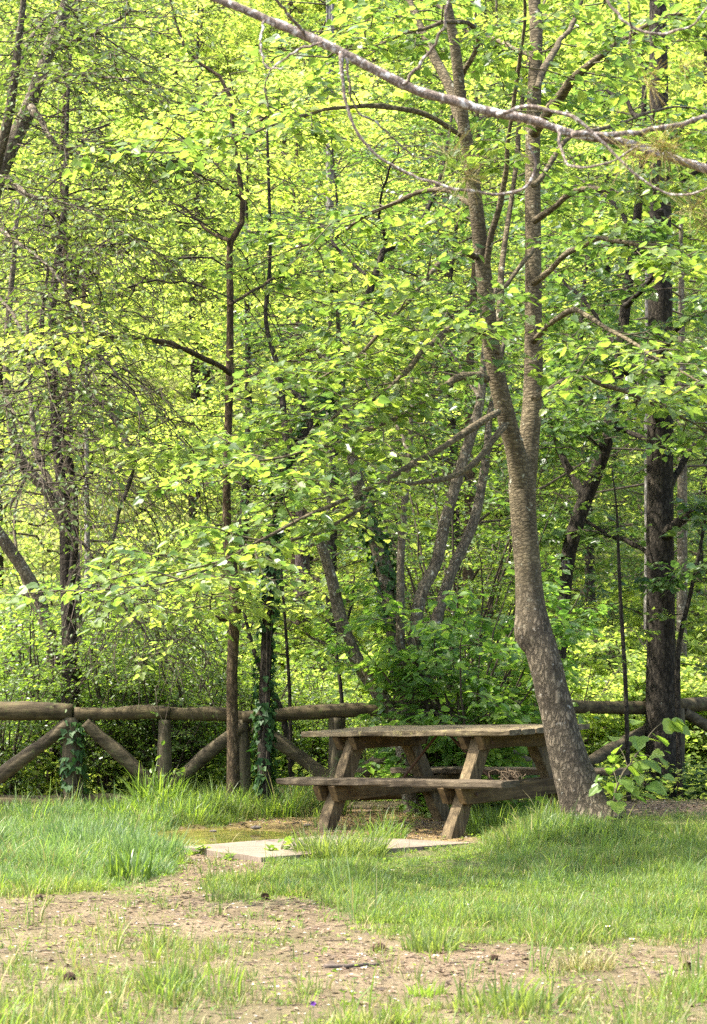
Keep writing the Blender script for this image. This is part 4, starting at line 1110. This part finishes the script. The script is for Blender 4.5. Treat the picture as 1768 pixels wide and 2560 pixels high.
# ------------------------------------------------------------------ pine whose dead bough hangs across the top
def build_pine():
    Y = 8.6
    b = (2.35, Y + .2, gz(2.35, Y))
    root = thing("pine_tree", "pine outside the right edge whose pale bare bough slants across the top", "tree", b)
    bb = np.array(b)
    mb = MB(); rows = np.array([(2.35, Y + .2, -.2, .16), (2.36, Y + .2, 1.5, .14), (2.33, Y + .2, 3.2, .12), (2.35, Y + .2, 5.5, .08), (2.36, Y + .2, 7, .02)]); rows[:, :3] -= bb
    stem(mb, rows, 30, 14, .08, 5, .3); mb.build("trunk", B_PINE, root)
    j = 0
    def bough(pts, dY, n=40, ns=8):
        nonlocal j
        r = trace(pts, Y, dY); r[:, :3] -= bb
        mb = MB(); q = stem(mb, r, n, ns, .12, 700 + j, kink=.004 if pts[0][2] < 20 else .003); mb.build("bough", B_PINE, root); j += 1
        return q
    bough([(2180, 560, 42), (1800, 440, 34), (1596, 382, 19), (1480, 345, 18), (1400, 320, 18), (1290, 302, 19), (1200, 274, 20), (1060, 240, 21), (900, 186, 22), (760, 112, 22), (690, 80, 24), (600, 42, 21), (530, 15, 19), (470, -12, 17), (330, -90, 10)], .2, 70, 10)
    bough([(1290, 302, 14), (1370, 304, 13), (1450, 298, 12), (1530, 282, 12), (1610, 258, 10), (1700, 230, 6)], .1)
    bough([(1120, 258, 9), (1190, 242, 9), (1260, 252, 9), (1310, 275, 8), (1380, 340, 7), (1440, 400, 6), (1520, 440, 5), (1590, 430, 5), (1640, 380, 3)], -.3)
    bough([(770, 118, 10), (775, 200, 8), (800, 290, 7), (850, 350, 7), (940, 400, 7), (1040, 430, 7), (1130, 440, 7), (1190, 420, 6), (1208, 370, 6), (1190, 320, 4)], -.2)
    bough([(690, 80, 9), (640, 20, 7), (600, -40, 5)], -.2); bough([(600, 45, 6), (588, 90, 5), (600, 150, 4), (650, 150, 3)], -.2)
    bough([(910, 190, 8), (960, 130, 7), (1000, 60, 6), (1015, -20, 5)], -.2); bough([(730, 95, 7), (660, 120, 6), (600, 180, 4), (610, 260, 3)], .3)
    bough([(1260, 290, 7), (1270, 350, 6), (1290, 375, 6), (1360, 372, 5), (1440, 330, 4)], -.3)
    bough([(1360, -20, 7), (1400, 40, 7), (1460, 75, 7), (1530, 70, 6), (1580, 40, 5), (1620, -20, 4)], -.2)
    bough([(1420, 100, 6), (1425, 60, 5), (1418, 0, 4)], -.2); bough([(780, 130, 6), (800, 240, 5), (850, 280, 5), (930, 350, 4), (980, 355, 3)], .3)
    # sparse needle tufts
    rng = np.random.default_rng(71); mb = MB()
    for (x, y, n) in ((1050, 400, 45), (1480, 330, 45), (1500, 345, 45), (1560, 470, 45), (1460, 180, 25), (1545, 150, 25), (1420, 350, 40), (1590, 500, 40), (1010, 350, 25)):
        c = np.array(at(x, y, Y - .15)) - bb
        d = unit(rng.normal(0, 1, (n, 3)) + np.array([.5, 0, .3]))
        L = rng.uniform(.08, .17, n)
        P = c + rng.normal(0, .012, (n, 1, 3)) + d[:, None] * (L[:, None] * np.linspace(0, 1, 4))[..., None]
        P[..., 2] -= (np.linspace(0, 1, 4) ** 2 * .02)
        tubes(mb, P, .0015, .0008, 3)
    mb.build("needles", leaf_mat("pine_needle", [(.2, .24, .06), (.3, .28, .1), (.38, .3, .14)], .4, (1.5, 1.5, .9)), root)
build_pine()

# ------------------------------------------------------------------ grass
def blades(mb, X, Y, L, Wd, bend, rng, mat=0, z=None, lean=None, m=3):
    n = len(X)
    if z is None: z = gh(X, Y)
    a = rng.uniform(0, 2 * PI, n)
    dirv = np.stack([np.cos(a), np.sin(a), np.zeros(n)], -1)
    if lean is not None: dirv = unit(dirv + lean)
    side = np.stack([-np.sin(a + rng.normal(0, .5, n)), np.cos(a), np.zeros(n)], -1)
    side = unit(side)
    p0 = np.stack([X, Y, z - .008], -1)
    el = np.clip(rng.normal(1.0, .25, n), .2, 1.3)
    u = np.array([0, .4, .75, 1.0]) if m == 3 else np.array([0, .55, 1.0])
    wf = np.array([.8, 1.0, .65, .03]) if m == 3 else np.array([.9, .9, .03])
    hz = bend[:, None] * u ** 1.8
    up = np.sqrt(np.clip(1 - (bend[:, None] * u ** .9 * .8) ** 2, .05, 1)) * u * el[:, None]
    C = p0[:, None] + dirv[:, None] * (L[:, None] * hz)[..., None]
    C[..., 2] += L[:, None] * up
    off = side[:, None] * (Wd[:, None] * wf)[..., None] / 2
    V = np.stack([C - off, C + off], 2).reshape(n, -1, 3)
    k = V.shape[1]; q = len(u)
    b = (np.arange(n) * k)[:, None]
    fs = [b + np.array([[2 * i, 2 * i + 1, 2 * i + 3, 2 * i + 2]]) for i in range(q - 1)]
    mb.addm(V.reshape(-1, 3), fs, mat, True)

SLAB_CS = None
def on_slab(X, Y):
    top = .045
    def g(x, y):
        Yy = 5700 * (HC - top) / (y - 1589); return ((x - 884) / 5700 * Yy, Yy)
    cs = [g(458, 2114), g(655, 2140), g(1192, 2104), g(815, 2086)]
    ins = np.ones(X.shape, bool)
    for i in range(4):
        (x0, y0), (x1, y1) = cs[i], cs[(i + 1) % 4]
        ins &= ((x1 - x0) * (Y - y0) - (y1 - y0) * (X - x0)) > -.01
    return ins

def build_grass():
    rng = np.random.default_rng(55)
    m = 95000
    Y = np.sqrt(rng.uniform(8.0 ** 2, 19.6 ** 2, m)); X = rng.uniform(-.185, .185, m) * Y
    cv = cover(X, Y)
    pat = fbm(X * 2.6, Y * 2.6, 0, 61, 3); pat2 = fbm(X * 9, Y * 9, 0, 62, 2)
    lvl = np.clip((pat * .55 + pat2 * .45 - (1 - cv) * 1.0 + .16) * 3.2, 0, 1) * np.clip(cv * 1.5, .03, 1)
    lvl = lvl * np.where(cv < .7, .25 + .75 * np.clip((cv - .25) / .45, 0, 1), 1)
    lvl = lvl * (.3 + .7 * np.clip((fbm(X * 5, Y * 5, 0, 70, 3) - .36) * 8, 0, 1))
    lvl = np.maximum(lvl, .02 * (cv > .04))
    keep = (rng.random(m) < lvl) & ~on_slab(X, Y)
    e = np.sqrt(((X - PUD[0]) / .62) ** 2 + ((Y - PUD[1]) / .8) ** 2)
    keep &= e > 1.0
    X, Y, cv, pat = X[keep], Y[keep], cv[keep], pat[keep]; m = len(X)
    xn, yn = px_of(X, Y)
    right = np.clip((xn - 650) / 150, 0, 1) * np.clip((2330 - yn) / 80, 0, 1)
    left = np.clip((470 - xn) / 80, 0, 1) * np.clip((2235 - yn) / 50, 0, 1)
    far_r = np.clip((xn - 1180) / 150, 0, 1) * np.clip((yn - 2040) / 60, .15, 1)
    h = .026 + .022 * pat
    h = np.maximum(h, right * (.018 + .026 * pat + (.006 + .04 * far_r) * np.clip((2260 - yn) / 200, 0, 1)))
    h = np.maximum(h, left * (.03 + .07 * pat))
    h = np.where((yn < 2075) & (xn < 430), .03 + .05 * pat, h)
    h = np.where((yn < 2062) & (xn >= 430) & (xn < 850), .05 + .075 * pat, h)
    h = np.where((yn < 2062) & (xn > 850) & (xn < 1200), .045, h)
    h = np.where((yn < 2110) & (xn > 1370), .018, h)
    h = np.where((xn > 930) & (xn < 1215) & (yn > 2085) & (yn < 2185), .014, h)
    h = h * (.3 + 1.4 * fbm(X * 3.0, Y * 3.0, 0, 69, 3) ** 1.2)
    h = h * np.exp(rng.normal(0, .34, m) * np.where(cv < .7, 1.5, 1))
    per = 15
    R = .018 + .45 * h
    a = rng.uniform(0, 2 * PI, (m, per)); r = R[:, None] * np.sqrt(rng.random((m, per)))
    bx = (X[:, None] + r * np.cos(a)).ravel(); by = (Y[:, None] + r * np.sin(a)).ravel()
    lean = np.stack([np.cos(a), np.sin(a), 0 * a], -1).reshape(-1, 3) * (r / R[:, None]).reshape(-1, 1) * 1.3
    hh = np.repeat(h, per); n = len(bx)
    L = hh * rng.uniform(.5, 1.55, n)
    Wd = (.0036 + .016 * hh) * rng.uniform(.6, 1.3, n)
    bend = np.clip(rng.normal(.5, .25, n), .05, .97)
    cvb = np.repeat(cv, per); lf = np.repeat(left, per); rt = np.repeat(right, per); cl = np.repeat(rng.random(m), per)
    dry = np.repeat(np.clip((fbm(X * 1.7, Y * 1.7, 0, 71, 3) - .42) * 3, 0, 1), per)
    straw = rng.random(n) < np.where(cvb < .55, .26, .08) + .22 * dry
    blue = ~straw & (((lf > .4) & (cl < .7)) | ((rt > .3) & (cl < .2)))
    lush = ~straw & ~blue & (cl > .72)
    gr = ~straw & ~blue & ~lush
    mb = MB()
    for msk, mi in ((gr, 0), (blue, 1), (straw, 2), (lush, 3)):
        blades(mb, bx[msk], by[msk], L[msk] * (.85 if mi == 2 else 1), Wd[msk], bend[msk], rng, mi, None, lean[msk])
    o = mb.build("meadow_grass", [M_GRASS, M_BLUEG, M_STRAW, M_LUSH])
    tag(o, "patchy green grass growing over the clearing", "grass", kind='stuff')
    # tiny broad-leaved weeds close to the soil
    k = 26000
    Y = np.sqrt(rng.uniform(8.0 ** 2, 18.5 ** 2, k)); X = rng.uniform(-.18, .18, k) * Y
    q = (rng.random(k) < np.clip(cover(X, Y) * 1.2, .06, 1) * (fbm(X * 4, Y * 4, 0, 63, 3) > .46)) & ~on_slab(X, Y)
    q &= np.sqrt(((X - PUD[0]) / .7) ** 2 + ((Y - PUD[1]) / .9) ** 2) > 1
    X, Y = X[q], Y[q]; k = len(X)
    mb = MB(); a = rng.uniform(0, 2 * PI, k)
    place_leaves(mb, np.stack([X, Y, gh(X, Y) + rng.uniform(.004, .022, k)], -1), np.stack([np.cos(a), np.sin(a), rng.normal(.15, .2, k)], -1), rng.normal(0, .3, (k, 3)) + np.array([0, 0, 1]), rng.uniform(.012, .03, k), OVAL)
    tag(mb.build("small_weeds", M_LUSH), "tiny clover-like weeds between the grass blades", "weeds", kind='stuff')
build_grass()

def tuft(xn, yn, R, H, n, label, seed, mat=M_GRASS, wide=1.0, z0=None, bend=(.5, .25)):
    """a grass tuft of its own; xn,yn its foot in the photograph"""
    rng = np.random.default_rng(seed)
    Y = 5700 * HC / (yn - 1589)
    for _ in range(4):
        X = (xn - 884) / 5700 * Y; z = gz(X, Y) if z0 is None else z0
        Y = 5700 * (HC - z) / (yn - 1589)
    a = rng.uniform(0, 2 * PI, n); r = R * np.sqrt(rng.random(n))
    x, y = r * np.cos(a), r * np.sin(a)
    lean = np.stack([x, y, np.zeros(n)], -1) / R * 1.2
    L = H * rng.uniform(.5, 1.25, n)
    mb = MB()
    zz = (gh(X + x, Y + y) - z) if z0 is None else np.zeros(n)
    blades(mb, x, y, L, (.004 + .012 * H) * wide * rng.uniform(.7, 1.3, n), np.clip(rng.normal(bend[0], bend[1], n), .05, .95), rng, 0, zz, lean)
    o = mb.build("grass_tuft", mat); o.location = (X, Y, z)
    tag(o, label, "grass tuft")
tuft(850, 2146, .30, .19, 1000, "tall dark green grass tuft growing over the front of the pale slab", 801, M_GRASS, 1.0, bend=(.65, .25))
tuft(960, 2105, .16, .19, 200, "loose bright grass tuft on the slab between the two front table legs", 802, M_LUSH, 1.0)
tuft(1240, 2085, .22, .2, 420, "bright yellow-green broad-bladed tuft right of the table's front right leg", 803, M_LUSH, 1.5)
tuft(1345, 2065, .24, .13, 260, "lush grass tuft against the left foot of the leaning linden", 804, M_LUSH, 1.1)
tuft(1520, 2070, .24, .11, 240, "lush grass tuft at the right foot of the leaning linden", 805, M_GRASS, 1.1)
tuft(325, 2200, .12, .17, 150, "dark upright broad-bladed tuft at the edge of the bluish grass on the left", 806, M_DARK, 2.2, bend=(.35, .2))
tuft(375, 2150, .22, .19, 560, "spiky bluish green clump of grass just left of the slab's tip", 813, M_BLUEG, 1.1)
tuft(215, 2120, .26, .18, 560, "bluish green grass clump in the middle of the left grass bank", 814, M_BLUEG, 1.1)
tuft(1075, 2375, .13, .10, 220, "low round dark tuft on the bare soil right of the big pine cone", 807, M_GRASS, 1.4)
tuft(430, 2478, .14, .10, 240, "small round bright tuft in the bottom left foreground", 808, M_GRASS, 1.3)
tuft(1275, 2520, .24, .12, 190, "broad-bladed spreading tuft at the bottom right of centre", 809, M_GRASS, 1.8)
tuft(1460, 2425, .13, .10, 200, "flattened pale tuft on the soil at the right", 810, M_STRAW, 1.0)
tuft(1065, 2488, .08, .06, 110, "tiny bright tuft alone on the soil near the bottom middle", 811, M_LUSH, 1.2)
tuft(600, 2222, .28, .055, 620, "short dense grass cushion on bare soil left of the meadow grass", 812, M_GRASS, 1.0)
for i, (x, y, h, lab) in enumerate(((560, 2040, .3, "long-bladed tuft at the fence between slender tree and puddle"), (690, 2040, .26, "long-bladed tuft at the fence below the bench's left end"), (470, 2052, .3, "long-bladed tuft beyond the left end of the puddle"),
                                    (320, 2040, .22, "long-bladed tuft under the fence brace right of the ivy post"), (620, 2032, .32, "lush tuft at the foot of the fence between slender and ivy-clad trees"), (395, 2030, .5, "tall seeding grass in front of the second fence post"))):
    tuft(x, y, .22, h * .62, 260, lab, 820 + i, M_LUSH, 1.6)
# low leafy ground plants below the big dark tree
def ground_ivy():
    rng = np.random.default_rng(64); n = 6500
    X = rng.uniform(1.9, 4.6, n); Y = rng.uniform(21.0, 23.2, n)
    Z = gh(X, Y) + rng.random(n) ** 1.5 * (.12 + .35 * fbm(X * 1.5, Y * 1.5, 0, 65))
    p = np.stack([X, Y, Z], -1); a = rng.uniform(0, 2 * PI, n)
    xd = np.stack([np.cos(a), np.sin(a), rng.normal(-.2, .3, n)], -1); nr = rng.normal(0, .4, (n, 3)) + np.array([0, -.2, 1])
    mb = MB(); place_leaves(mb, p, xd, nr, rng.uniform(.035, .075, n), IVYL, 0)
    tag(mb.build("ivy_ground_cover", M_IVY), "dark ivy covering the ground under the thick dark tree", "ground cover", kind='stuff')
    # bright herbs below the fence elsewhere
    n = 22000
    X = rng.uniform(-4.2, 4.2, n); Y = rng.uniform(20.3, 24.5, n)
    Z = gh(X, Y) + rng.random(n) ** 1.4 * (.1 + .5 * fbm(X * 1.1, Y * 1.1, 0, 66))
    p = np.stack([X, Y, Z], -1); a = rng.uniform(0, 2 * PI, n)
    xd = np.stack([np.cos(a), np.sin(a), rng.normal(-.1, .3, n)], -1); nr = rng.normal(0, .45, (n, 3)) + np.array([0, -.1, 1])
    mb = MB(); place_leaves(mb, p, xd, nr, rng.uniform(.04, .08, n), OVAL, 0)
    tag(mb.build("undergrowth_herbs", M_LIME), "low leafy herbs covering the ground along the fence", "ground cover", kind='stuff')
ground_ivy()
def slope_cover():
    rng = np.random.default_rng(164); n = 110000
    Y = np.sqrt(rng.uniform(23.0 ** 2, 66.0 ** 2, n)); X = rng.uniform(-.19, .19, n) * Y
    h = .25 + 1.6 * np.clip(fbm(X * .5, Y * .5, 0, 67, 3) - .35, 0, 1)
    Z = gh(X, Y) + rng.random(n) ** 1.2 * h
    p = np.stack([X, Y, Z], -1); a = rng.uniform(0, 2 * PI, n)
    xd = np.stack([np.cos(a), np.sin(a), rng.normal(-.1, .3, n)], -1); nr = rng.normal(0, .45, (n, 3)) + np.array([0, -.1, 1])
    mb = MB(); place_leaves(mb, p, xd, nr, rng.uniform(.05, .09, n) * (.6 + Y / 50), OVAL, 0)
    tag(mb.build("slope_undergrowth", M_LIME), "sunlit low undergrowth covering the slope between the far trees", "undergrowth", kind='stuff')
slope_cover()

def litter():
    rng = np.random.default_rng(68); n = 45000
    Y = np.sqrt(rng.uniform(8.2 ** 2, 21.5 ** 2, n)); X = rng.uniform(-.17, .17, n) * Y
    cv = cover(X, Y); k = (rng.random(n) > cv * 1.1) & ~on_slab(X, Y)
    X, Y = X[k], Y[k]; n = len(X)
    p = np.stack([X, Y, gh(X, Y) + .004], -1); a = rng.uniform(0, 2 * PI, n)
    xd = np.stack([np.cos(a), np.sin(a), rng.normal(0, .12, n)], -1); nr = rng.normal(0, .25, (n, 3)) + np.array([0, 0, 1])
    pick = rng.random(n)
    mb = MB()
    s = pick < .55; place_leaves(mb, p[s], xd[s], nr[s], rng.uniform(.015, .065, s.sum()), LANCE, 0)
    s = (pick >= .55) & (pick < .72); place_leaves(mb, p[s], xd[s], nr[s], rng.uniform(.008, .026, s.sum()), RHOMB, 1)
    s = pick >= .72; place_leaves(mb, p[s], xd[s], nr[s], rng.uniform(.01, .04, s.sum()), OVAL, 2)
    m = 900
    Y = np.sqrt(rng.uniform(8.2 ** 2, 19 ** 2, m)); X = rng.uniform(-.17, .17, m) * Y
    k = (rng.random(m) > cover(X, Y)) & ~on_slab(X, Y); X, Y = X[k], Y[k]; m = len(X)
    a = rng.uniform(0, PI, m); L = rng.uniform(.03, .14, m); u = np.linspace(-.5, .5, 4)
    P = np.stack([X[:, None] + np.cos(a)[:, None] * L[:, None] * u, Y[:, None] + np.sin(a)[:, None] * L[:, None] * u, np.zeros((m, 4))], -1)
    P[..., 2] = gh(P[..., 0], P[..., 1]) + .005
    tubes(mb, P, .0028, .0014, 4, 2)
    tag(mb.build("leaf_litter", [plain("litter_brown", (.22, .15, .095)), plain("litter_pale", (.42, .37, .30)), plain("litter_dark", (.11, .08, .055))]), "brown leaf and bark litter scattered on the bare soil", "leaf litter", kind='stuff')
litter()

# ------------------------------------------------------------------ single small things on the ground
def ground_spot(xn, yn):
    Y = 5700 * HC / (yn - 1589)
    for _ in range(4):
        X = (xn - 884) / 5700 * Y; z = gz(X, Y); Y = 5700 * (HC - z) / (yn - 1589)
    return X, Y, z
M_CONE = plain("cone_scale", (.12, .075, .045), .8, (.04, .025, .015), 80)
def pine_cone(xn, yn, label, size, rz):
    X, Y, z = ground_spot(xn, yn)
    mb = MB(); k = 70; i = np.arange(k); t = i / k
    a = i * 2.399; r = size * .42 * np.sin(PI * (.12 + .85 * t)) ** .8
    ax = (t - .5) * size
    c = np.stack([ax, r * np.cos(a) * .7, r * np.sin(a) * .7], -1)
    out = np.stack([np.full(k, .45), np.cos(a), np.sin(a)], -1); nr = np.stack([np.ones(k), -.4 * np.cos(a), -.4 * np.sin(a)], -1)
    place_leaves(mb, c, out, nr, size * .32, (np.array([(0, .2, 0), (.7, .45, .05), (1, 0, .12), (.7, -.45, .05), (0, -.2, 0), (.6, 0, -.18)]), [[0, 1, 2, 3, 4], [0, 5, 2, 1], [4, 3, 2, 5]]))
    tube(mb, np.stack([np.linspace(-.5, .5, 7) * size, np.zeros(7), np.zeros(7)], -1), size * .25 * np.sin(PI * np.linspace(.1, .95, 7)), 8)
    o = mb.build("pine_cone", M_CONE); o.location = (X, Y, z + size * .28); o.rotation_euler = (rz, .2, rz * 2)
    tag(o, label, "pine cone", "fallen pine cones")
pine_cone(946, 2378, "big dark open pine cone on the soil left of the low round tuft", .055, .4)
pine_cone(663, 2250, "brown pine cone at the right edge of the short grass cushion", .05, 2.0)
pine_cone(176, 2450, "dark pine cone in the sparse grass at the lower left", .045, 1.2)
pine_cone(1720, 2425, "dark pine cone on the soil by the right edge", .045, 2.6)
pine_cone(1234, 2400, "small dark pine cone on the bare soil right of the low round tuft", .035, 3.1)
pine_cone(98, 2250, "brown pine cone under the front edge of the bluish grass at left", .04, .9)
M_PET = plain("petal_white", (.8, .78, .78), .6, (.7, .66, .68)); M_YEL = plain("flower_eye", (.7, .5, .05), .7); M_STALK = plain("flower_stalk", (.1, .18, .04), .7)
def daisy_proto():
    root = thing("daisy", "", "daisy", (0, 0, 0), "white daisies in the grass")
    mb = MB(); k = 13; a = np.arange(k) * 2 * PI / k
    place_leaves(mb, np.stack([.003 * np.cos(a), .003 * np.sin(a), np.full(k, .05)], -1), np.stack([np.cos(a), np.sin(a), np.full(k, .25)], -1), np.tile([0, 0, 1.0], (k, 1)), .012, (np.array([(0, .12, 0), (.6, .24, 0), (1, 0, 0), (.6, -.24, 0), (0, -.12, 0)]), [[0, 4, 3, 2, 1]]))
    mb.build("petals", M_PET, root)
    mb = MB(); tube(mb, np.array([(0, 0, .048), (0, 0, .052), (0, 0, .055)]), np.array([.004, .0045, .002]), 8); mb.build("eye", M_YEL, root)
    mb = MB(); tube(mb, np.array([(0.004, 0, -.01), (0.001, 0, .02), (0, 0, .05)]), np.full(3, .0012), 5); mb.build("stalk", M_STALK, root)
    return root
DA = daisy_proto()
for i, (x, y, lab) in enumerate(((981, 2196, "white daisy in the meadow grass below the pale slab"), (1166, 2288, "white daisy in the green grass at the middle right"), (848, 2450, "left one of two white daisies on the soil near the bottom centre"),
    (900, 2416, "white daisy on the soil below the big dark pine cone"), (910, 2448, "right one of two white daisies on the soil near the bottom centre"), (302, 2316, "white daisy in the sparse grass at centre left"), (858, 2356, "white daisy left of the big dark pine cone"),
    (1520, 2342, "white daisy at the lower edge of the grass on the right"), (1580, 2376, "white daisy on the soil by the right edge"), (940, 2470, "lone white daisy lower right of the pair on the soil"), (270, 2515, "white daisy in the bottom left corner grass"),
    (1090, 2420, "white daisy right below the low round tuft"), (500, 2243, "white daisy beside the left end of the short grass cushion"))):
    X, Y, z = ground_spot(x, y)
    if i == 0: DA.location = (X, Y, z); DA['label'] = lab
    else: dup(DA, (X, Y, z), i * 1.3, float(rs.uniform(.8, 1.15)), lab)
M_VIO = plain("violet_petal", (.2, .05, .4), .6)
def violet():
    X, Y, z = ground_spot(783, 2540)
    root = thing("violet_flower", "tiny violet flower in the grass at the bottom edge", "flower", (X, Y, z))
    mb = MB(); a = np.arange(5) * 2 * PI / 5
    place_leaves(mb, np.stack([0 * a, 0 * a, np.full(5, .05)], -1), np.stack([np.cos(a), np.full(5, -.5), np.sin(a)], -1), np.tile([0, -1.0, .2], (5, 1)), .014, OVAL); mb.build("petals", M_VIO, root)
    mb = MB(); tube(mb, np.array([(0, 0, -.01), (0.002, 0, .03), (0, 0, .05)]), np.full(3, .0013), 5); mb.build("stalk", M_STALK, root)
violet()
def stick(x0, y0, x1, y1, r, label):
    a = np.array(ground_spot(x0, y0)); b = np.array(ground_spot(x1, y1))
    m = 9; t = np.linspace(0, 1, m)[:, None]; P = a * (1 - t) + b * t
    rg = np.random.default_rng(x0); P[:, 1] += np.cumsum(rg.normal(0, .006, m)); P[:, 2] = gh(P[:, 0], P[:, 1]) + r * .6
    mb = MB(); tube(mb, P - a, np.linspace(r, r * .6, m), 7, 0, .1)
    o = mb.build("stick", plain("dead_stick", (.13, .1, .075))); o.location = tuple(a); tag(o, label, "stick")
stick(810, 2420, 950, 2414, .012, "grey stick on the soil above the daisies at bottom centre")
stick(372, 2312, 450, 2318, .006, "thin dark twig on the soil at centre left")
stick(555, 2272, 640, 2262, .005, "thin brown twig on the soil below the short grass cushion")
stick(1640, 2440, 1700, 2425, .005, "thin twig on the soil near the right edge")
M_STONE = plain("pebble_stone", (.22, .18, .14), .85, (.1, .08, .06), 40)
def stone(xn, yn, s, label):
    X, Y, z = ground_spot(xn, yn)
    th, ph = np.meshgrid(np.linspace(0, PI, 8), np.linspace(0, 2 * PI, 12, endpoint=False), indexing='ij')
    V = np.stack([np.sin(th) * np.cos(ph) * 1.3, np.sin(th) * np.sin(ph), np.cos(th) * .45], -1) * s * .7
    V *= (1 + .35 * (fbm(V[..., 0] / s * 1.3 + xn, V[..., 1] / s * 1.3, V[..., 2] / s * 1.3, 5, 2) - .5))[..., None]
    i = np.arange(7)[:, None] * 12; j = np.arange(12)[None]; j2 = (j + 1) % 12
    mb = MB(); mb.add(V.reshape(-1, 3), np.stack([i + j, i + 12 + j, i + 12 + j2, i + j2], -1).reshape(-1, 4), 0, True)
    o = mb.build("stone", M_STONE); o.location = (X, Y, z + s * .2); tag(o, label, "stone")
stone(650, 2072, .05, "pale flat stone on the mud behind the puddle"); stone(552, 2080, .035, "dark stone standing in the puddle"); stone(770, 2065, .035, "small stone left of the table's front left leg")
stone(388, 2410, .022, "pale pebble in the sparse grass at the lower left"); stone(662, 2086, .03, "small wet stone at the right end of the puddle")

# ------------------------------------------------------------------ small plants
def leafy_plant(xn, yn, label, H, n, size, mat, seed, spread=.5, blank=HEART, name="seedling"):
    X, Y, z = ground_spot(xn, yn)
    rng = np.random.default_rng(seed)
    root = thing(name, label, "plant", (X, Y, z))
    u = np.linspace(0, 1, 7); a = rng.uniform(0, 2 * PI, n)
    Q = np.stack([np.cos(a)[:, None] * spread * H * u ** 1.2, np.sin(a)[:, None] * spread * H * u ** 1.2, -.03 + H * rng.uniform(.6, 1.1, n)[:, None] * u], -1)
    mb = MB(); tubes(mb, Q, .005, .002, 5); mb.build("stems", M_TWIGG, root)
    mb = MB(); leaf_on(rng, mb, Q, 8, size, blank, 0, .4, .2, .05, .25); mb.build("leaves", mat, root)
def seedling():
    Y = 15.6
    def p(x, y, dy=0): return np.array(at(x / 1.1078, y / 1.1078, Y + dy))
    b = np.array([p(1522, 2005)[0], Y, 0]); b[2] = gz(b[0], Y)
    root = thing("seedling", "linden seedling with big pale leaves to the right of the leaning trunk", "plant", tuple(b))
    rng = np.random.default_rng(901)
    tips = [(1680, 1806, 0, 62), (1640, 1838, .1, 60), (1598, 1842, -.1, 56), (1548, 1868, .1, 44), (1612, 1902, -.1, 60), (1570, 1915, .05, 52), (1560, 1950, -.1, 50), (1536, 1958, .1, 44), (1624, 1962, -.15, 56), (1585, 1988, .1, 50), (1540, 2005, -.2, 56), (1650, 1900, .15, 40), (1600, 1880, .2, 44), (1530, 1920, .2, 40), (1500, 1965, 0, 40)]
    spine = spline(np.array([b - [0, 0, .05], p(1545, 1960), p(1590, 1890), p(1630, 1830), p(1665, 1800)]), 20)
    mb = MB(); tube(mb, spine - b, np.linspace(.008, .003, 20), 6)
    T = []; pos = []; xd = []; sz = []
    for x, y, dy, w in tips:
        q = p(x, y, dy)
        d = np.linalg.norm(spine - (q - [0, 0, .05]), axis=1); k = int(np.argmin(d)); k = max(1, k - 1)
        T.append(spline(np.array([spine[k], (spine[k] + q) / 2 + [0, 0, .02], q]), 5) - b)
        v = q - spine[k]; v[2] = -.35 * np.linalg.norm(v) - .02
        pos.append(q - b); xd.append(v); sz.append(w * .98 / 5700 * Y)
        for e in range(2):
            o = rng.normal(0, 1, 3) * np.array([.07, .05, .06]); pos.append(q - b + o); xd.append(v + rng.normal(0, .05, 3)); sz.append(w * rng.uniform(.5, .85) / 5700 * Y)
    tubes(mb, np.array(T), .003, .002, 5); mb.build("stems", M_TWIGG, root)
    mb = MB(); n = len(pos); place_leaves(mb, np.array(pos), np.array(xd), np.array([0, -.45, 1]) + rng.normal(0, .25, (n, 3)), np.array(sz), HEART); mb.build("leaves", M_LUSH, root)
seedling()
leafy_plant(1400, 2060, "young linden shoot with pale leaves left at the foot of the leaning trunk", .2, 4, .12, M_LUSH, 902, .6)
leafy_plant(692, 2140, "small three-leaved weed at the slab's near corner", .12, 4, .05, M_LUSH, 903, .6)
leafy_plant(580, 2150, "tiny leafy weed in front of the slab's left half", .08, 4, .035, M_LUSH, 904, .6)
leafy_plant(490, 2135, "leafy weed at the slab's left tip", .09, 4, .05, M_LUSH, 905, .6)
leafy_plant(405, 2030, "tall leafy weed climbing in front of the second fence post", .55, 5, .05, M_LUSH, 906, .25, OVAL)
